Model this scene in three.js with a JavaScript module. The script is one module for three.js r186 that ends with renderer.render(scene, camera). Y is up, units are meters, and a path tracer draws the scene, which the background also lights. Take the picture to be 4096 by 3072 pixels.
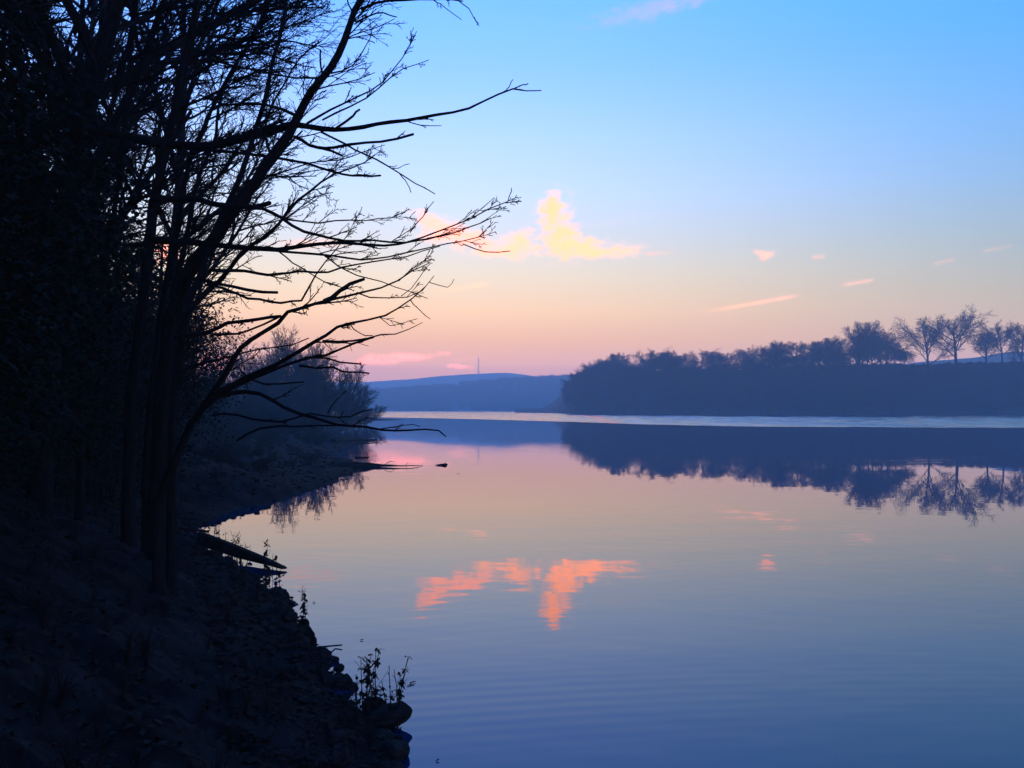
import * as THREE from 'three';
import { mergeGeometries } from 'three/addons/utils/BufferGeometryUtils.js';

// ───────────────────────── camera, sky, sun, exposure ─────────────────────────
const EYE = 2.0;                                   // metres above the lake
const FOCAL = 4020, CX = 2048, HORIZON = 1636;     // lens in pixels of the 4096 x 3072 photograph
const PITCH = Math.atan((HORIZON - 1536) / FOCAL);
const scene = new THREE.Scene();
const camera = new THREE.PerspectiveCamera(2 * Math.atan(1536 / FOCAL) * 180 / Math.PI, 4 / 3, 0.05, 9000);
camera.position.set(0, EYE, 0);
camera.rotation.x = PITCH;

const renderer = new THREE.WebGLRenderer({ antialias: true });
renderer.setSize(1024, 768);
renderer.toneMapping = THREE.LinearToneMapping;
renderer.toneMappingExposure = 1.0;
renderer.shadowMap.enabled = true;
renderer.shadowMap.type = THREE.PCFSoftShadowMap;

const cosP = Math.cos(PITCH), sinP = Math.sin(PITCH);
// direction through a point of the photograph (used to measure where things stand)
function look(px, py) {
  const x = (px - CX) / FOCAL, y = (1536 - py) / FOCAL;
  return [x, y * cosP + sinP, -cosP + y * sinP];
}
function at(px, py, depth) { const d = look(px, py), k = depth / -d[2]; return new THREE.Vector3(d[0] * k, EYE + d[1] * k, -depth); }
function onLevel(px, py, level = 0) { const d = look(px, py), k = (level - EYE) / d[1]; return new THREE.Vector3(d[0] * k, level, d[2] * k); }

function rng(seed) { let s = seed | 0; return () => { s = (s + 0x6d2b79f5) | 0; let t = Math.imul(s ^ (s >>> 15), 1 | s); t = (t + Math.imul(t ^ (t >>> 7), 61 | t)) ^ t; return ((t ^ (t >>> 14)) >>> 0) / 4294967296; }; }
const hash2 = (x, y) => { let h = Math.imul(x, 374761393) + Math.imul(y, 668265263) | 0; h = Math.imul(h ^ (h >>> 13), 1274126177); return ((h ^ (h >>> 16)) >>> 0) / 4294967296; };
function noise(x, y) {
  const xi = Math.floor(x), yi = Math.floor(y); let fx = x - xi, fy = y - yi;
  fx = fx * fx * (3 - 2 * fx); fy = fy * fy * (3 - 2 * fy);
  const a = hash2(xi, yi), b = hash2(xi + 1, yi), c = hash2(xi, yi + 1), d = hash2(xi + 1, yi + 1);
  return a + (b - a) * fx + (c - a) * fy + (a - b - c + d) * fx * fy;
}
const fbm = (x, y, n = 4) => { let v = 0, a = 0.5, t = 0; for (let i = 0; i < n; i++) { v += a * noise(x + i * 17.3, y - i * 9.1); t += a; a *= 0.5; x *= 2; y *= 2; } return v / t; };
const sstep = (a, b, x) => { const t = Math.min(1, Math.max(0, (x - a) / (b - a))); return t * t * (3 - 2 * t); };
const lerp = (a, b, t) => a + (b - a) * t;
const lin = (c) => { c /= 255; return c <= 0.04045 ? c / 12.92 : Math.pow((c + 0.055) / 1.055, 2.4); };

// The sky: air by height above the horizon, warmer and brighter towards the rising sun, and the lit clouds.
const SUN_AZ = -17;   // degrees right of straight ahead
const SUN_EL = 3.0;
const nearSun = [[0, 178, 158, 180], [2, 206, 166, 165], [3.8, 232, 186, 168], [5.5, 250, 211, 181], [7.5, 242, 226, 208], [9.5, 226, 230, 240], [12, 210, 233, 270], [15, 188, 226, 295], [19, 150, 211, 318], [25, 110, 197, 328], [35, 95, 185, 330], [60, 86, 176, 330], [90, 84, 174, 330]];
const awayFromSun = [[0, 162, 156, 174], [2.2, 184, 163, 168], [3.8, 192, 172, 170], [6, 178, 179, 176], [8.7, 158, 182, 198], [12, 134, 182, 230], [16, 110, 180, 246], [20, 88, 178, 256], [25, 74, 178, 280], [35, 76, 176, 310], [60, 82, 174, 330], [90, 84, 174, 330]];
function ramp(stops, el, out) {
  let i = 0; while (i < stops.length - 2 && el > stops[i + 1][0]) i++;
  const a = stops[i], b = stops[i + 1], t = Math.min(1, Math.max(0, (el - a[0]) / (b[0] - a[0])));
  for (let k = 0; k < 3; k++) out[k] = lin(lerp(a[k + 1], b[k + 1], t));
}
// The colours above are as seen through the haze of the valley; behind it the sky is clearer.
const HAZE = 0.00105, HAZE_TOP = 82, HAZE_SEEN = [0.11, 0.21, 0.50];
const through = (el) => Math.exp(-HAZE * Math.min(1900, HAZE_TOP / Math.sin(Math.max(0.1, el) * Math.PI / 180)));
function clearOfHaze(c, el) { const T = through(el); for (let k = 0; k < 3; k++) c[k] = Math.max(0.3 * c[k], (c[k] - HAZE_SEEN[k] * (1 - T)) / Math.max(0.14, T)); }
// clouds: ellipses [x, y, rx, ry, lean, strength] measured in degrees of azimuth and height
const az2212 = (x) => Math.atan((x - 1106) / 2171) * 180 / Math.PI, el2212 = (y) => Math.atan((883.5 - y) / 2171) * 180 / Math.PI;
const D2 = 180 / Math.PI / 2171;
const cloudSpec = [   // centre x, y, half sizes (2212-wide photograph), lean, colour kind, strength
  [1200, 480, 55, 80, 0, 5, 0.4], [1280, 540, 150, 30, 0, 5, 0.4], [1110, 530, 80, 40, 0, 5, 0.4], [970, 500, 110, 45, 0.3, 5, 0.35], [1330, 480, 120, 14, -0.15, 5, 0.12],
  [1190, 440, 26, 34, 0, 0, 0.9], [1194, 466, 32, 42, 0, 0, 1], [1210, 500, 46, 42, 0, 0, 1], [1228, 532, 68, 30, 0, 0, 1.1], [1268, 545, 90, 17, 0, 0, 0.95], [1335, 542, 60, 11, 0, 0, 0.5],
  [1118, 530, 36, 28, 0, 0, 0.8], [1080, 542, 55, 17, 0, 0, 0.8], [1130, 514, 22, 24, -0.3, 0, 0.6],
  [960, 500, 58, 32, 0.35, 1, 0.8], [1020, 512, 48, 20, 0.2, 1, 0.8], [915, 475, 28, 22, 0.3, 1, 0.6], [930, 515, 40, 12, 0, 1, 0.5],
  [1420, 549, 45, 5, 0, 2, 0.6], [1645, 556, 30, 6, 0.2, 1, 0.6], [1662, 560, 20, 8, -0.3, 1, 0.6], [1768, 568, 18, 4, 0, 2, 0.5],
  [860, 772, 85, 12, 0, 3, 1], [800, 782, 60, 8, 0, 3, 0.8], [955, 765, 28, 5, -0.12, 3, 0.6], [985, 792, 38, 5, 0.05, 3, 0.7], [1010, 775, 40, 4, -0.12, 3, 0.35],
  [470, 790, 60, 22, 0, 3, 1], [360, 560, 40, 26, 0, 1, 0.9], [640, 535, 60, 12, 0, 2, 0.5], [700, 530, 60, 14, 0, 2, 0.45],
  [1390, 24, 150, 26, -0.15, 4, 0.55], [1500, 5, 120, 20, -0.15, 4, 0.45],
];
const trails = [[930, 632, 1058, 612, 2.8, 0, 0.75], [1490, 682, 1735, 646, 2.9, 1, 0.6], [1805, 631, 1892, 620, 2.7, 2, 0.75], [2010, 595, 2068, 587, 2.6, 2, 0.5], [2110, 577, 2195, 566, 2.6, 2, 0.4], [2330, 545, 2480, 520, 2.6, 2, 0.4]];
const cloudTint = [[2.5, 0.74, 0.24], [2.6, 0.70, 0.30], [1.5, 0.60, 0.34], [1.5, 0.36, 0.12], [0.62, 0.52, 0.86], [1.5, 0.75, 0.55]];
function makeSky() {
  const W = 4096, H = 2048, data = new Float32Array(W * H * 4), a = [0, 0, 0], b = [0, 0, 0], f = new Float32Array(W), azs = new Float32Array(W);
  for (let i = 0; i < W; i++) {
    const phi = ((i + 0.5) / W - 0.5) * 2 * Math.PI;             // atan2(z, x)
    let az = Math.atan2(Math.cos(phi), -Math.sin(phi)) * 180 / Math.PI;   // right of -z
    azs[i] = az; const off = Math.abs(((az - SUN_AZ + 540) % 360) - 180);
    f[i] = sstep(12, 52, off);
  }
  for (let j = 0; j < H; j++) {
    const el = Math.max(0, ((j + 0.5) / H - 0.5) * 180);
    ramp(nearSun, el, a); ramp(awayFromSun, el, b); clearOfHaze(a, el); clearOfHaze(b, el);
    for (let i = 0; i < W; i++) {
      const o = (j * W + i) * 4, t = f[i];
      data[o] = a[0] + (b[0] - a[0]) * t; data[o + 1] = a[1] + (b[1] - a[1]) * t; data[o + 2] = a[2] + (b[2] - a[2]) * t; data[o + 3] = 1;
    }
  }
  const put = (az, el, rx, ry, kind, strength, fn) => {
    const i0 = Math.round(((Math.atan2(-Math.cos(az * Math.PI / 180), Math.sin(az * Math.PI / 180)) / (2 * Math.PI)) + 0.5) * W), j0 = Math.round((el / 180 + 0.5) * H);
    const ni = Math.ceil(rx / 360 * W) + 2, nj = Math.ceil(ry / 180 * H) + 2, tint = cloudTint[kind].map((c) => c / Math.max(0.14, through(el)));
    for (let j = Math.max(H / 2, j0 - nj); j <= Math.min(H - 1, j0 + nj); j++) for (let i = i0 - ni; i <= i0 + ni; i++) {
      const ii = (i + W) % W, e = ((j + 0.5) / H - 0.5) * 180, z = azs[ii], m = fn(z, e) * strength;
      if (m <= 0) continue;
      const o = (j * W + ii) * 4;
      for (let k = 0; k < 3; k++) data[o + k] = lerp(data[o + k], tint[k], Math.pow(Math.min(1, m), 1.7));
    }
  };
  for (const [x, y, rx, ry, lean, kind, s] of cloudSpec) {
    const ca = az2212(x), ce = el2212(y), ra = rx * D2, re = ry * D2;
    put(ca, ce, ra * 1.9, re * 1.9 + ra * Math.abs(lean), kind, s, (z, e) => {
      const u = (z - ca) / ra, v = (e - ce + lean * (z - ca)) / re, r = Math.sqrt(u * u + v * v);
      const n = fbm(z * 2.0 + 40, e * 3.4 + 11, 4), fine = fbm(z * 5 + 3, e * 14 + 7, 3);
      return sstep(-0.05, 0.85, 1.1 - r + (n - 0.5) * 1.2 + (fine - 0.5) * 0.5) * (1 - sstep(1.2, 1.85, r)) * (0.72 + 0.56 * fine);
    });
  }
  for (const [x0, y0, x1, y1, w, kind, s] of trails) {
    const a0 = az2212(x0), e0 = el2212(y0), a1 = az2212(x1), e1 = el2212(y1), L = Math.hypot(a1 - a0, e1 - e0), ww = w * D2;
    put((a0 + a1) / 2, (e0 + e1) / 2, Math.abs(a1 - a0) / 2 + 0.3, Math.abs(e1 - e0) / 2 + 0.3, kind, s, (z, e) => {
      const t = ((z - a0) * (a1 - a0) + (e - e0) * (e1 - e0)) / (L * L), d = ((z - a0) * (e1 - e0) - (e - e0) * (a1 - a0)) / L / ww;
      return Math.exp(-d * d) * sstep(0, 0.35, t) * (1 - sstep(0.9, 1.0, t)) * (0.65 + 0.5 * noise(z * 3, 5));
    });
  }
  // the same thin lit streaks carried on round the rest of the sky
  const r = rng(77);
  for (let k = 0; k < 46; k++) {
    const az = 32 + r() * 288, el = 2.5 + r() * 12, ra = 1.2 + r() * 3.5, re = 0.12 + r() * 0.35, s = 0.25 + r() * 0.45;
    const za = az > 180 ? az - 360 : az;
    put(za, el, ra * 1.6, re * 1.6, 2, s * 0.7, (z, e) => { const u = ((z - za + 540) % 360 - 180) / ra, v = (e - el) / re, q = Math.hypot(u, v); return sstep(0, 0.7, 1 - q + (fbm(z * 2, e * 5, 3) - 0.5)) * (1 - sstep(1, 1.5, q)); });
  }
  const t = new THREE.DataTexture(data, W, H, THREE.RGBAFormat, THREE.FloatType);
  t.mapping = THREE.EquirectangularReflectionMapping; t.magFilter = THREE.LinearFilter; t.minFilter = THREE.LinearFilter; t.needsUpdate = true;
  return t;
}
const sky = makeSky();
scene.background = sky;
scene.environment = sky;

const sun = new THREE.DirectionalLight(0xffb890, 1.6);
{
  const az = SUN_AZ * Math.PI / 180, el = SUN_EL * Math.PI / 180;
  sun.position.set(Math.sin(az) * Math.cos(el) * 400, Math.sin(el) * 400, -Math.cos(az) * Math.cos(el) * 400);
  sun.target.position.set(0, 0, 0);
  sun.castShadow = true; sun.shadow.radius = 3; sun.shadow.mapSize.set(2048, 2048);
  Object.assign(sun.shadow.camera, { left: -250, right: 250, top: 120, bottom: -60, near: 1, far: 1200 });
  scene.add(sun, sun.target);
}
scene.fog = new THREE.FogExp2(new THREE.Color().setRGB(0.85, 0.94, 1.0), HAZE);

// ───────────────────────── helpers ─────────────────────────
const taken = new Map();
function numbered(name) { const n = taken.get(name) ?? 0; taken.set(name, n + 1); return n ? `${name}_${String(n).padStart(3, '0')}` : name; }
function tag(o, label, category, group) { o.userData.label = label; o.userData.category = category; if (group) o.userData.group = group; return o; }
function thing(name, label, category, group) { const o = new THREE.Group(); o.name = numbered(name); tag(o, label, category, group); scene.add(o); return o; }
function shaded(m) { m.castShadow = true; m.receiveShadow = true; return m; }
function part(name, geometry, material, parent) { const m = shaded(new THREE.Mesh(geometry, material)); m.name = name; parent.add(m); return m; }
function structure(name, geometry, material) { const m = shaded(new THREE.Mesh(geometry, material)); m.name = name; m.userData.kind = 'structure'; scene.add(m); return m; }
function copyOf(src, label) { const c = src.clone(); c.name = numbered(src.name.replace(/_\d{3}$/, '')); c.userData = { ...src.userData }; if (label) c.userData.label = label; scene.add(c); return c; }

function noiseTexture(size, fn, srgb = true) {
  const d = new Uint8Array(size * size * 4);
  for (let j = 0; j < size; j++) for (let i = 0; i < size; i++) { const c = fn(i / size, j / size), o = (j * size + i) * 4; d[o] = c[0] * 255; d[o + 1] = c[1] * 255; d[o + 2] = c[2] * 255; d[o + 3] = 255; }
  const t = new THREE.DataTexture(d, size, size, THREE.RGBAFormat); t.wrapS = t.wrapT = THREE.RepeatWrapping; t.magFilter = THREE.LinearFilter; t.minFilter = THREE.LinearMipmapLinearFilter; if (srgb) t.colorSpace = THREE.SRGBColorSpace; t.needsUpdate = true; return t;
}
const tileNoise = (u, v, n, oct = 4) => {   // tiling fbm
  let s = 0, a = 0.5, t = 0;
  for (let k = 0; k < oct; k++) {
    const x = u * n, y = v * n, xi = Math.floor(x), yi = Math.floor(y); let fx = x - xi, fy = y - yi; fx = fx * fx * (3 - 2 * fx); fy = fy * fy * (3 - 2 * fy);
    const h = (i, j) => hash2(((i % n) + n) % n + k * 311, ((j % n) + n) % n + k * 97);
    const p = h(xi, yi), q = h(xi + 1, yi), r = h(xi, yi + 1), w = h(xi + 1, yi + 1);
    s += a * (p + (q - p) * fx + (r - p) * fy + (p - q - r + w) * fx * fy); t += a; a *= 0.5; n *= 2;
  }
  return s / t;
};
const barkMap = noiseTexture(256, (u, v) => { const n = 0.55 * tileNoise(u, v, 8) + 0.45 * tileNoise(u, v * 0.25, 16, 2), k = 0.55 + 0.9 * n; return [k * 0.9, k * 0.88, k * 0.86].map((c) => Math.min(1, c)); });
const barkBump = noiseTexture(256, (u, v) => { const n = tileNoise(u, Math.floor(v * 4) / 4 + (v * 0.25) % 0.25, 16, 4); return [n, n, n]; }, false);
const soilMap = noiseTexture(512, (u, v) => { const n = tileNoise(u, v, 8, 6), m = tileNoise(u + 0.3, v + 0.6, 4, 3), k = 0.35 + 0.9 * n; return [k * (0.92 + 0.1 * m), k * 0.9, k * (0.9 - 0.1 * m)].map((c) => Math.min(1, c)); });
const soilBump = noiseTexture(512, (u, v) => { const n = tileNoise(u, v, 16, 6); return [n, n, n]; }, false);

const std = (r, g, b, rough = 0.9, extra = {}) => new THREE.MeshPhysicalMaterial({ color: new THREE.Color().setRGB(r, g, b), roughness: rough, specularIntensity: 0.07, ...extra });   // porous, matt things
const M = {
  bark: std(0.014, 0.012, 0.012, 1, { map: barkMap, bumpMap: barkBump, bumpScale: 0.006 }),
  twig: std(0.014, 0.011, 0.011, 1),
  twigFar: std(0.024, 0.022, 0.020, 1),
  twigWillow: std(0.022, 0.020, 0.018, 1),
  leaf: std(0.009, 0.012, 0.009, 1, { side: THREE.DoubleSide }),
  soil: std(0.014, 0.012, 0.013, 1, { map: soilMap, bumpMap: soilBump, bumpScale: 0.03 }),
  slope: std(0.022, 0.020, 0.018, 1.0),
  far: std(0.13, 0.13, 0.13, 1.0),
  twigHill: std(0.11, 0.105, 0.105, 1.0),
  field: std(0.04, 0.05, 0.035, 1.0),
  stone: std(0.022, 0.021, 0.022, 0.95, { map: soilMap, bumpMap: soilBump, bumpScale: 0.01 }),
  wood: std(0.018, 0.015, 0.013, 1, { map: barkMap, bumpMap: barkBump, bumpScale: 0.004 }),
  deadLeaf: std(0.018, 0.013, 0.010, 1, { side: THREE.DoubleSide }),
  stem: std(0.013, 0.011, 0.010, 0.95, { side: THREE.DoubleSide }),
  steel: std(0.18, 0.18, 0.19, 0.6),
};

// A builder that collects tapered tubes into one geometry.
class Tubes {
  constructor() { this.p = []; this.n = []; this.uv = []; this.i = []; }
  // pts: flat [x,y,z...], radii per point
  tube(pts, radii, sides) {
    const m = radii.length; let nx = 0, ny = 0, nz = 0, len = 0;
    const base0 = this.p.length / 3;
    for (let k = 0; k < m; k++) {
      const a = Math.max(0, k - 1) * 3, b = Math.min(m - 1, k + 1) * 3;
      let tx = pts[b] - pts[a], ty = pts[b + 1] - pts[a + 1], tz = pts[b + 2] - pts[a + 2], l = Math.hypot(tx, ty, tz) || 1; tx /= l; ty /= l; tz /= l;
      if (k === 0) { if (Math.abs(ty) < 0.9) { nx = -tz; ny = 0; nz = tx; } else { nx = 1; ny = 0; nz = 0; } }
      let d = nx * tx + ny * ty + nz * tz; nx -= d * tx; ny -= d * ty; nz -= d * tz; l = Math.hypot(nx, ny, nz) || 1; nx /= l; ny /= l; nz /= l;
      const bx = ty * nz - tz * ny, by = tz * nx - tx * nz, bz = tx * ny - ty * nx, r = radii[k];
      if (k) len += Math.hypot(pts[k * 3] - pts[k * 3 - 3], pts[k * 3 + 1] - pts[k * 3 - 2], pts[k * 3 + 2] - pts[k * 3 - 1]);
      for (let s = 0; s < sides; s++) {
        const t = s / sides * 2 * Math.PI, c = Math.cos(t), q = Math.sin(t), ux = nx * c + bx * q, uy = ny * c + by * q, uz = nz * c + bz * q;
        this.p.push(pts[k * 3] + ux * r, pts[k * 3 + 1] + uy * r, pts[k * 3 + 2] + uz * r); this.n.push(ux, uy, uz); this.uv.push(s / sides * 2, len * 1.2);
      }
      if (k) for (let s = 0; s < sides; s++) {
        const a0 = base0 + (k - 1) * sides + s, a1 = base0 + (k - 1) * sides + (s + 1) % sides, b0 = a0 + sides, b1 = a1 + sides;
        this.i.push(a0, a1, b0, a1, b1, b0);
      }
    }
    // end cap
    const e = base0 + (m - 1) * sides; for (let s = 1; s < sides - 1; s++) this.i.push(e, e + s, e + s + 1);
  }
  quad(c, a, b) {   // leaf: a diamond bent on its midrib
    const o = this.p.length / 3; const nx = a[1] * b[2] - a[2] * b[1], ny = a[2] * b[0] - a[0] * b[2], nz = a[0] * b[1] - a[1] * b[0], l = Math.hypot(nx, ny, nz) || 1;
    for (const [u, v] of [[-1, 0], [0, 1], [1, 0], [0, -1]]) { this.p.push(c[0] + a[0] * u + b[0] * v, c[1] + a[1] * u + b[1] * v, c[2] + a[2] * u + b[2] * v); this.n.push(nx / l, ny / l, nz / l); this.uv.push(u, v); }
    this.i.push(o, o + 3, o + 1, o + 3, o + 2, o + 1);
  }
  get empty() { return !this.i.length; }
  geometry() {
    const g = new THREE.BufferGeometry();
    g.setAttribute('position', new THREE.Float32BufferAttribute(this.p, 3)); g.setAttribute('normal', new THREE.Float32BufferAttribute(this.n, 3)); g.setAttribute('uv', new THREE.Float32BufferAttribute(this.uv, 2));
    g.setIndex(this.i); return g;
  }
}

// ───────────────────────── the lie of the land ─────────────────────────
const s2 = (x, y) => { const v = onLevel(x * 1.8517, y * 1.8517); return [v.x, v.z]; };
const shore = [[3.5, 40], [2.2, 16], [1.3, 5], [0.75, 1], [0.2, -2.6],
  s2(850, 1659), s2(838, 1600), s2(795, 1545), s2(742, 1502), s2(698, 1432), s2(655, 1370), s2(614, 1310), s2(566, 1262), s2(520, 1238), s2(470, 1208), s2(430, 1178), s2(405, 1152),
  s2(440, 1129), s2(480, 1110), s2(560, 1090), s2(640, 1068), s2(735, 1035), s2(770, 1014), s2(800, 1007), s2(790, 1001), s2(745, 993), s2(715, 984), s2(735, 972), s2(770, 962), s2(800, 952), s2(785, 948), s2(742, 942), s2(740, 934), s2(775, 922), s2(803, 913), s2(800, 908),
  [-20, -185], [-30, -210], [-55, -240], [-120, -300], [-260, -420], [-420, -560], [-600, -640], [-1150, -700], [-1150, 40]];
function signedDistance(poly, x, z) {
  let d = 1e9, inside = false;
  for (let i = 0, j = poly.length - 1; i < poly.length; j = i++) {
    const ax = poly[j][0], az = poly[j][1], bx = poly[i][0], bz = poly[i][1], ex = bx - ax, ez = bz - az, t = Math.min(1, Math.max(0, ((x - ax) * ex + (z - az) * ez) / (ex * ex + ez * ez)));
    const dx = x - ax - ex * t, dz = z - az - ez * t; d = Math.min(d, dx * dx + dz * dz);
    if ((az > z) !== (bz > z) && x < (bx - ax) * (z - az) / (bz - az) + ax) inside = !inside;
  }
  return inside ? Math.sqrt(d) : -Math.sqrt(d);
}
function bankHeight(x, z) {
  let s = signedDistance(shore, x, z);
  const far = sstep(-17, -34, z);
  s += (fbm(x * 1.6, z * 1.6, 3) - 0.5) * lerp(0.34, 1.2, far) + (fbm(x * 0.5 + 3, z * 0.35, 3) - 0.5) * 1.6 * far;
  if (s < 0) return Math.max(-1.4, lerp(0.4, 0.12, far) * s) - 0.004;
  const near = s < 2.4 ? 0.42 * s : s < 22 ? 1.0 + 0.44 * (s - 2.4) : 9.6 + 0.05 * (s - 22);
  const off = s < 9 ? 0.045 * s + 0.02 : s < 40 ? 0.42 + 0.10 * (s - 9) : 3.5 + 0.02 * (s - 40);
  return lerp(near, off, far) + (fbm(x * 3.1 + 9, z * 3.1, 4) - 0.5) * lerp(0.22, 0.16, far) * sstep(0, 0.5, s) + (fbm(x * 0.4, z * 0.4, 3) - 0.5) * 1.2 * sstep(2, 8, s) * (1 - far * 0.6) + (noise(x * 11, z * 11) - 0.5) * 0.06 * (1 - far);
}
function grid(nu, nv, at_) {
  const p = new Float32Array((nu + 1) * (nv + 1) * 3), uv = new Float32Array((nu + 1) * (nv + 1) * 2), idx = [];
  for (let j = 0; j <= nv; j++) for (let i = 0; i <= nu; i++) {
    const k = j * (nu + 1) + i, [x, y, z] = at_(i / nu, j / nv); p.set([x, y, z], k * 3); uv.set([x / 1.7, -z / 1.7], k * 2);
    if (i < nu && j < nv) { const a = k, b = k + 1, c = k + nu + 1, d = c + 1; idx.push(a, b, c, b, d, c); }
  }
  const g = new THREE.BufferGeometry(); g.setAttribute('position', new THREE.BufferAttribute(p, 3)); g.setAttribute('uv', new THREE.BufferAttribute(uv, 2)); g.setIndex(idx); g.computeVertexNormals(); return g;
}
// near and left bank: one sheet, finer close by
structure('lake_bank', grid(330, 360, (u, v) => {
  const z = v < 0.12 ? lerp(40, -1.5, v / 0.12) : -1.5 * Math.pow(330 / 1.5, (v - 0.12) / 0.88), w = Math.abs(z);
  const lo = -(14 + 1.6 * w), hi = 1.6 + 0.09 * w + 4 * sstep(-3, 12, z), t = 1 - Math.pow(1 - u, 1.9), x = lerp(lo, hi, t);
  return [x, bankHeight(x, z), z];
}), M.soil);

// the lake bed and the land beyond as one wide sheet
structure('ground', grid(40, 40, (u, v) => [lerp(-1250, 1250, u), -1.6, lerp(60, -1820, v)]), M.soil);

// right bank: a steep wooded slope
const rightShore = [[2085, 1652.5], [2150, 1653], [2235, 1655], [2300, 1656.5], [2500, 1658.5], [2800, 1660], [3200, 1661], [3700, 1661.5], [4096, 1661.5], [4700, 1661.5], [5600, 1661.5]].map(([x, y]) => onLevel(x, y));
function rightShoreZ(x) { for (let i = 1; i < rightShore.length; i++) if (x <= rightShore[i].x) { const a = rightShore[i - 1], b = rightShore[i]; return lerp(a.z, b.z, (x - a.x) / (b.x - a.x)); } return rightShore.at(-1).z; }
const RX0 = rightShore[0].x, RXT = rightShore[2].x;
function ridgeHeight(x) { const t = x - RXT; return t < 0 ? 0.5 : t < 60 ? 0.6 + 13.2 * sstep(-3, 17, t) : 13.8 + 3.2 * sstep(60, 150, t); }
function rightHeight(x, z) {
  const back = rightShoreZ(x) - z + (fbm(x * 0.13, z * 0.13, 3) - 0.5) * 3, top = ridgeHeight(x) * (x < RXT + 8 ? sstep(RX0 - 2, RXT + 8, x) : 1);
  if (back < 0) return 0.12 * back;
  const w = 4 + top * 1.05, h = Math.min(top, 0.35 + top * sstep(-w * 0.15, w, back)) + Math.max(0, back - w) * 0.012;
  return h * sstep(0, 1.2, back) + (fbm(x * 0.35, z * 0.35, 3) - 0.5) * 0.9 * sstep(1, 6, back);
}
structure('far_bank', grid(150, 60, (u, v) => { const x = lerp(RX0 - 3, 330, u * u * 0.6 + u * 0.4), z0 = rightShoreZ(x) + 4, z = z0 - 190 * v * v; return [x, rightHeight(x, z), z]; }), M.slope);

// far hills
function hill(name, profile, depth, back, mat, rough, seed, baseDepth) {
  const pts = profile.map(([x, y]) => at(x, y, depth));
  const hAt = (x) => { for (let i = 1; i < pts.length; i++) if (x <= pts[i].x) { const a = pts[i - 1], b = pts[i], t = Math.max(0, (x - a.x) / (b.x - a.x)); return lerp(a.y, b.y, t * t * (3 - 2 * t) * 0.5 + t * 0.5); } return pts.at(-1).y; };
  const x0 = pts[0].x, x1 = pts.at(-1).x;
  const fn = (x, z) => { const t = -z < depth ? sstep(baseDepth, depth, -z) : 1 - 0.55 * sstep(depth, depth + back, -z); return -0.5 + (hAt(x) + 0.5) * Math.pow(t, 0.8) + (fbm(x * rough + seed, z * rough, 4) - 0.5) * 2.4 * t; };
  structure(name, grid(200, 44, (u, v) => { const x = lerp(x0, x1, u), z = -lerp(baseDepth, depth + back, v); return [x, fn(x, z), z]; }), mat);
  return fn;
}
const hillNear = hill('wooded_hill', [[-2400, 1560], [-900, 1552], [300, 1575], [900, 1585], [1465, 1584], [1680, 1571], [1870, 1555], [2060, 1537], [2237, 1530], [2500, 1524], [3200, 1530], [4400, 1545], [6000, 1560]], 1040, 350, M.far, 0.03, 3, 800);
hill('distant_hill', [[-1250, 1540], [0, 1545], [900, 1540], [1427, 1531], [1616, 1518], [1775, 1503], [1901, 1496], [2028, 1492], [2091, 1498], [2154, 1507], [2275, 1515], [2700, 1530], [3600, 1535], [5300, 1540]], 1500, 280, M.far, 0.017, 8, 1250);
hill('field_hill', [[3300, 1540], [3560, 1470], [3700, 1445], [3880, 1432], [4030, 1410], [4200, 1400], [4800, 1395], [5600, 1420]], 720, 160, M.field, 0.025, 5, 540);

// ───────────────────────── the lake ─────────────────────────
const TILE = 38.4;
function waveNormals(extra) {
  const N = 2048, d = new Float32Array(N * N * 4), r = rng(5), waves = [];
  for (let k = 0; k < 16; k++) { const lam = 0.16 * Math.pow(14, r()), ang = (r() - 0.5) * 1.0 + (r() < 0.25 ? 0.9 : 0), n = TILE / lam; let kx = Math.round(n * Math.sin(ang)), kz = Math.round(n * Math.cos(ang)); waves.push([kx, kz, r() * 6.28, 0.0005 * Math.pow(lam / 0.5, 0.15)]); }
  const tab = waves.map(([kx, kz, ph, s]) => { const l = Math.hypot(kx, kz); return [kx * 2 * Math.PI / N, kz * 2 * Math.PI / N, ph, s * kx / l, s * kz / l]; });
  const env = new Float32Array(128 * 128); for (let j = 0; j < 128; j++) for (let i = 0; i < 128; i++) env[j * 128 + i] = 0.35 + 1.3 * sstep(0.35, 0.7, tileNoise(i / 128, j / 128, 5, 3));
  for (let j = 0; j < N; j++) for (let i = 0; i < N; i++) {
    let sx = 0, sz = 0; for (const [a, b, ph, cx, cz] of tab) { const c = Math.cos(a * i + b * j + ph); sx += c * cx; sz += c * cz; }
    const e = env[(j >> 4) * 128 + (i >> 4)]; sx *= e; sz *= e;
    if (extra) { const q = extra(i / N * TILE, j / N * TILE); sx += q[0]; sz += q[1]; }
    const l = 1 / Math.sqrt(1 + sx * sx + sz * sz), o = (j * N + i) * 4; d[o] = 0.5 - 0.5 * sx * l; d[o + 1] = 0.5 - 0.5 * sz * l; d[o + 2] = 0.5 + 0.5 * l; d[o + 3] = 1;
  }
  const t = new THREE.DataTexture(d, N, N, THREE.RGBAFormat, THREE.FloatType); t.wrapS = t.wrapT = THREE.RepeatWrapping; t.magFilter = t.minFilter = THREE.LinearFilter; t.needsUpdate = true; return t;
}
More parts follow.
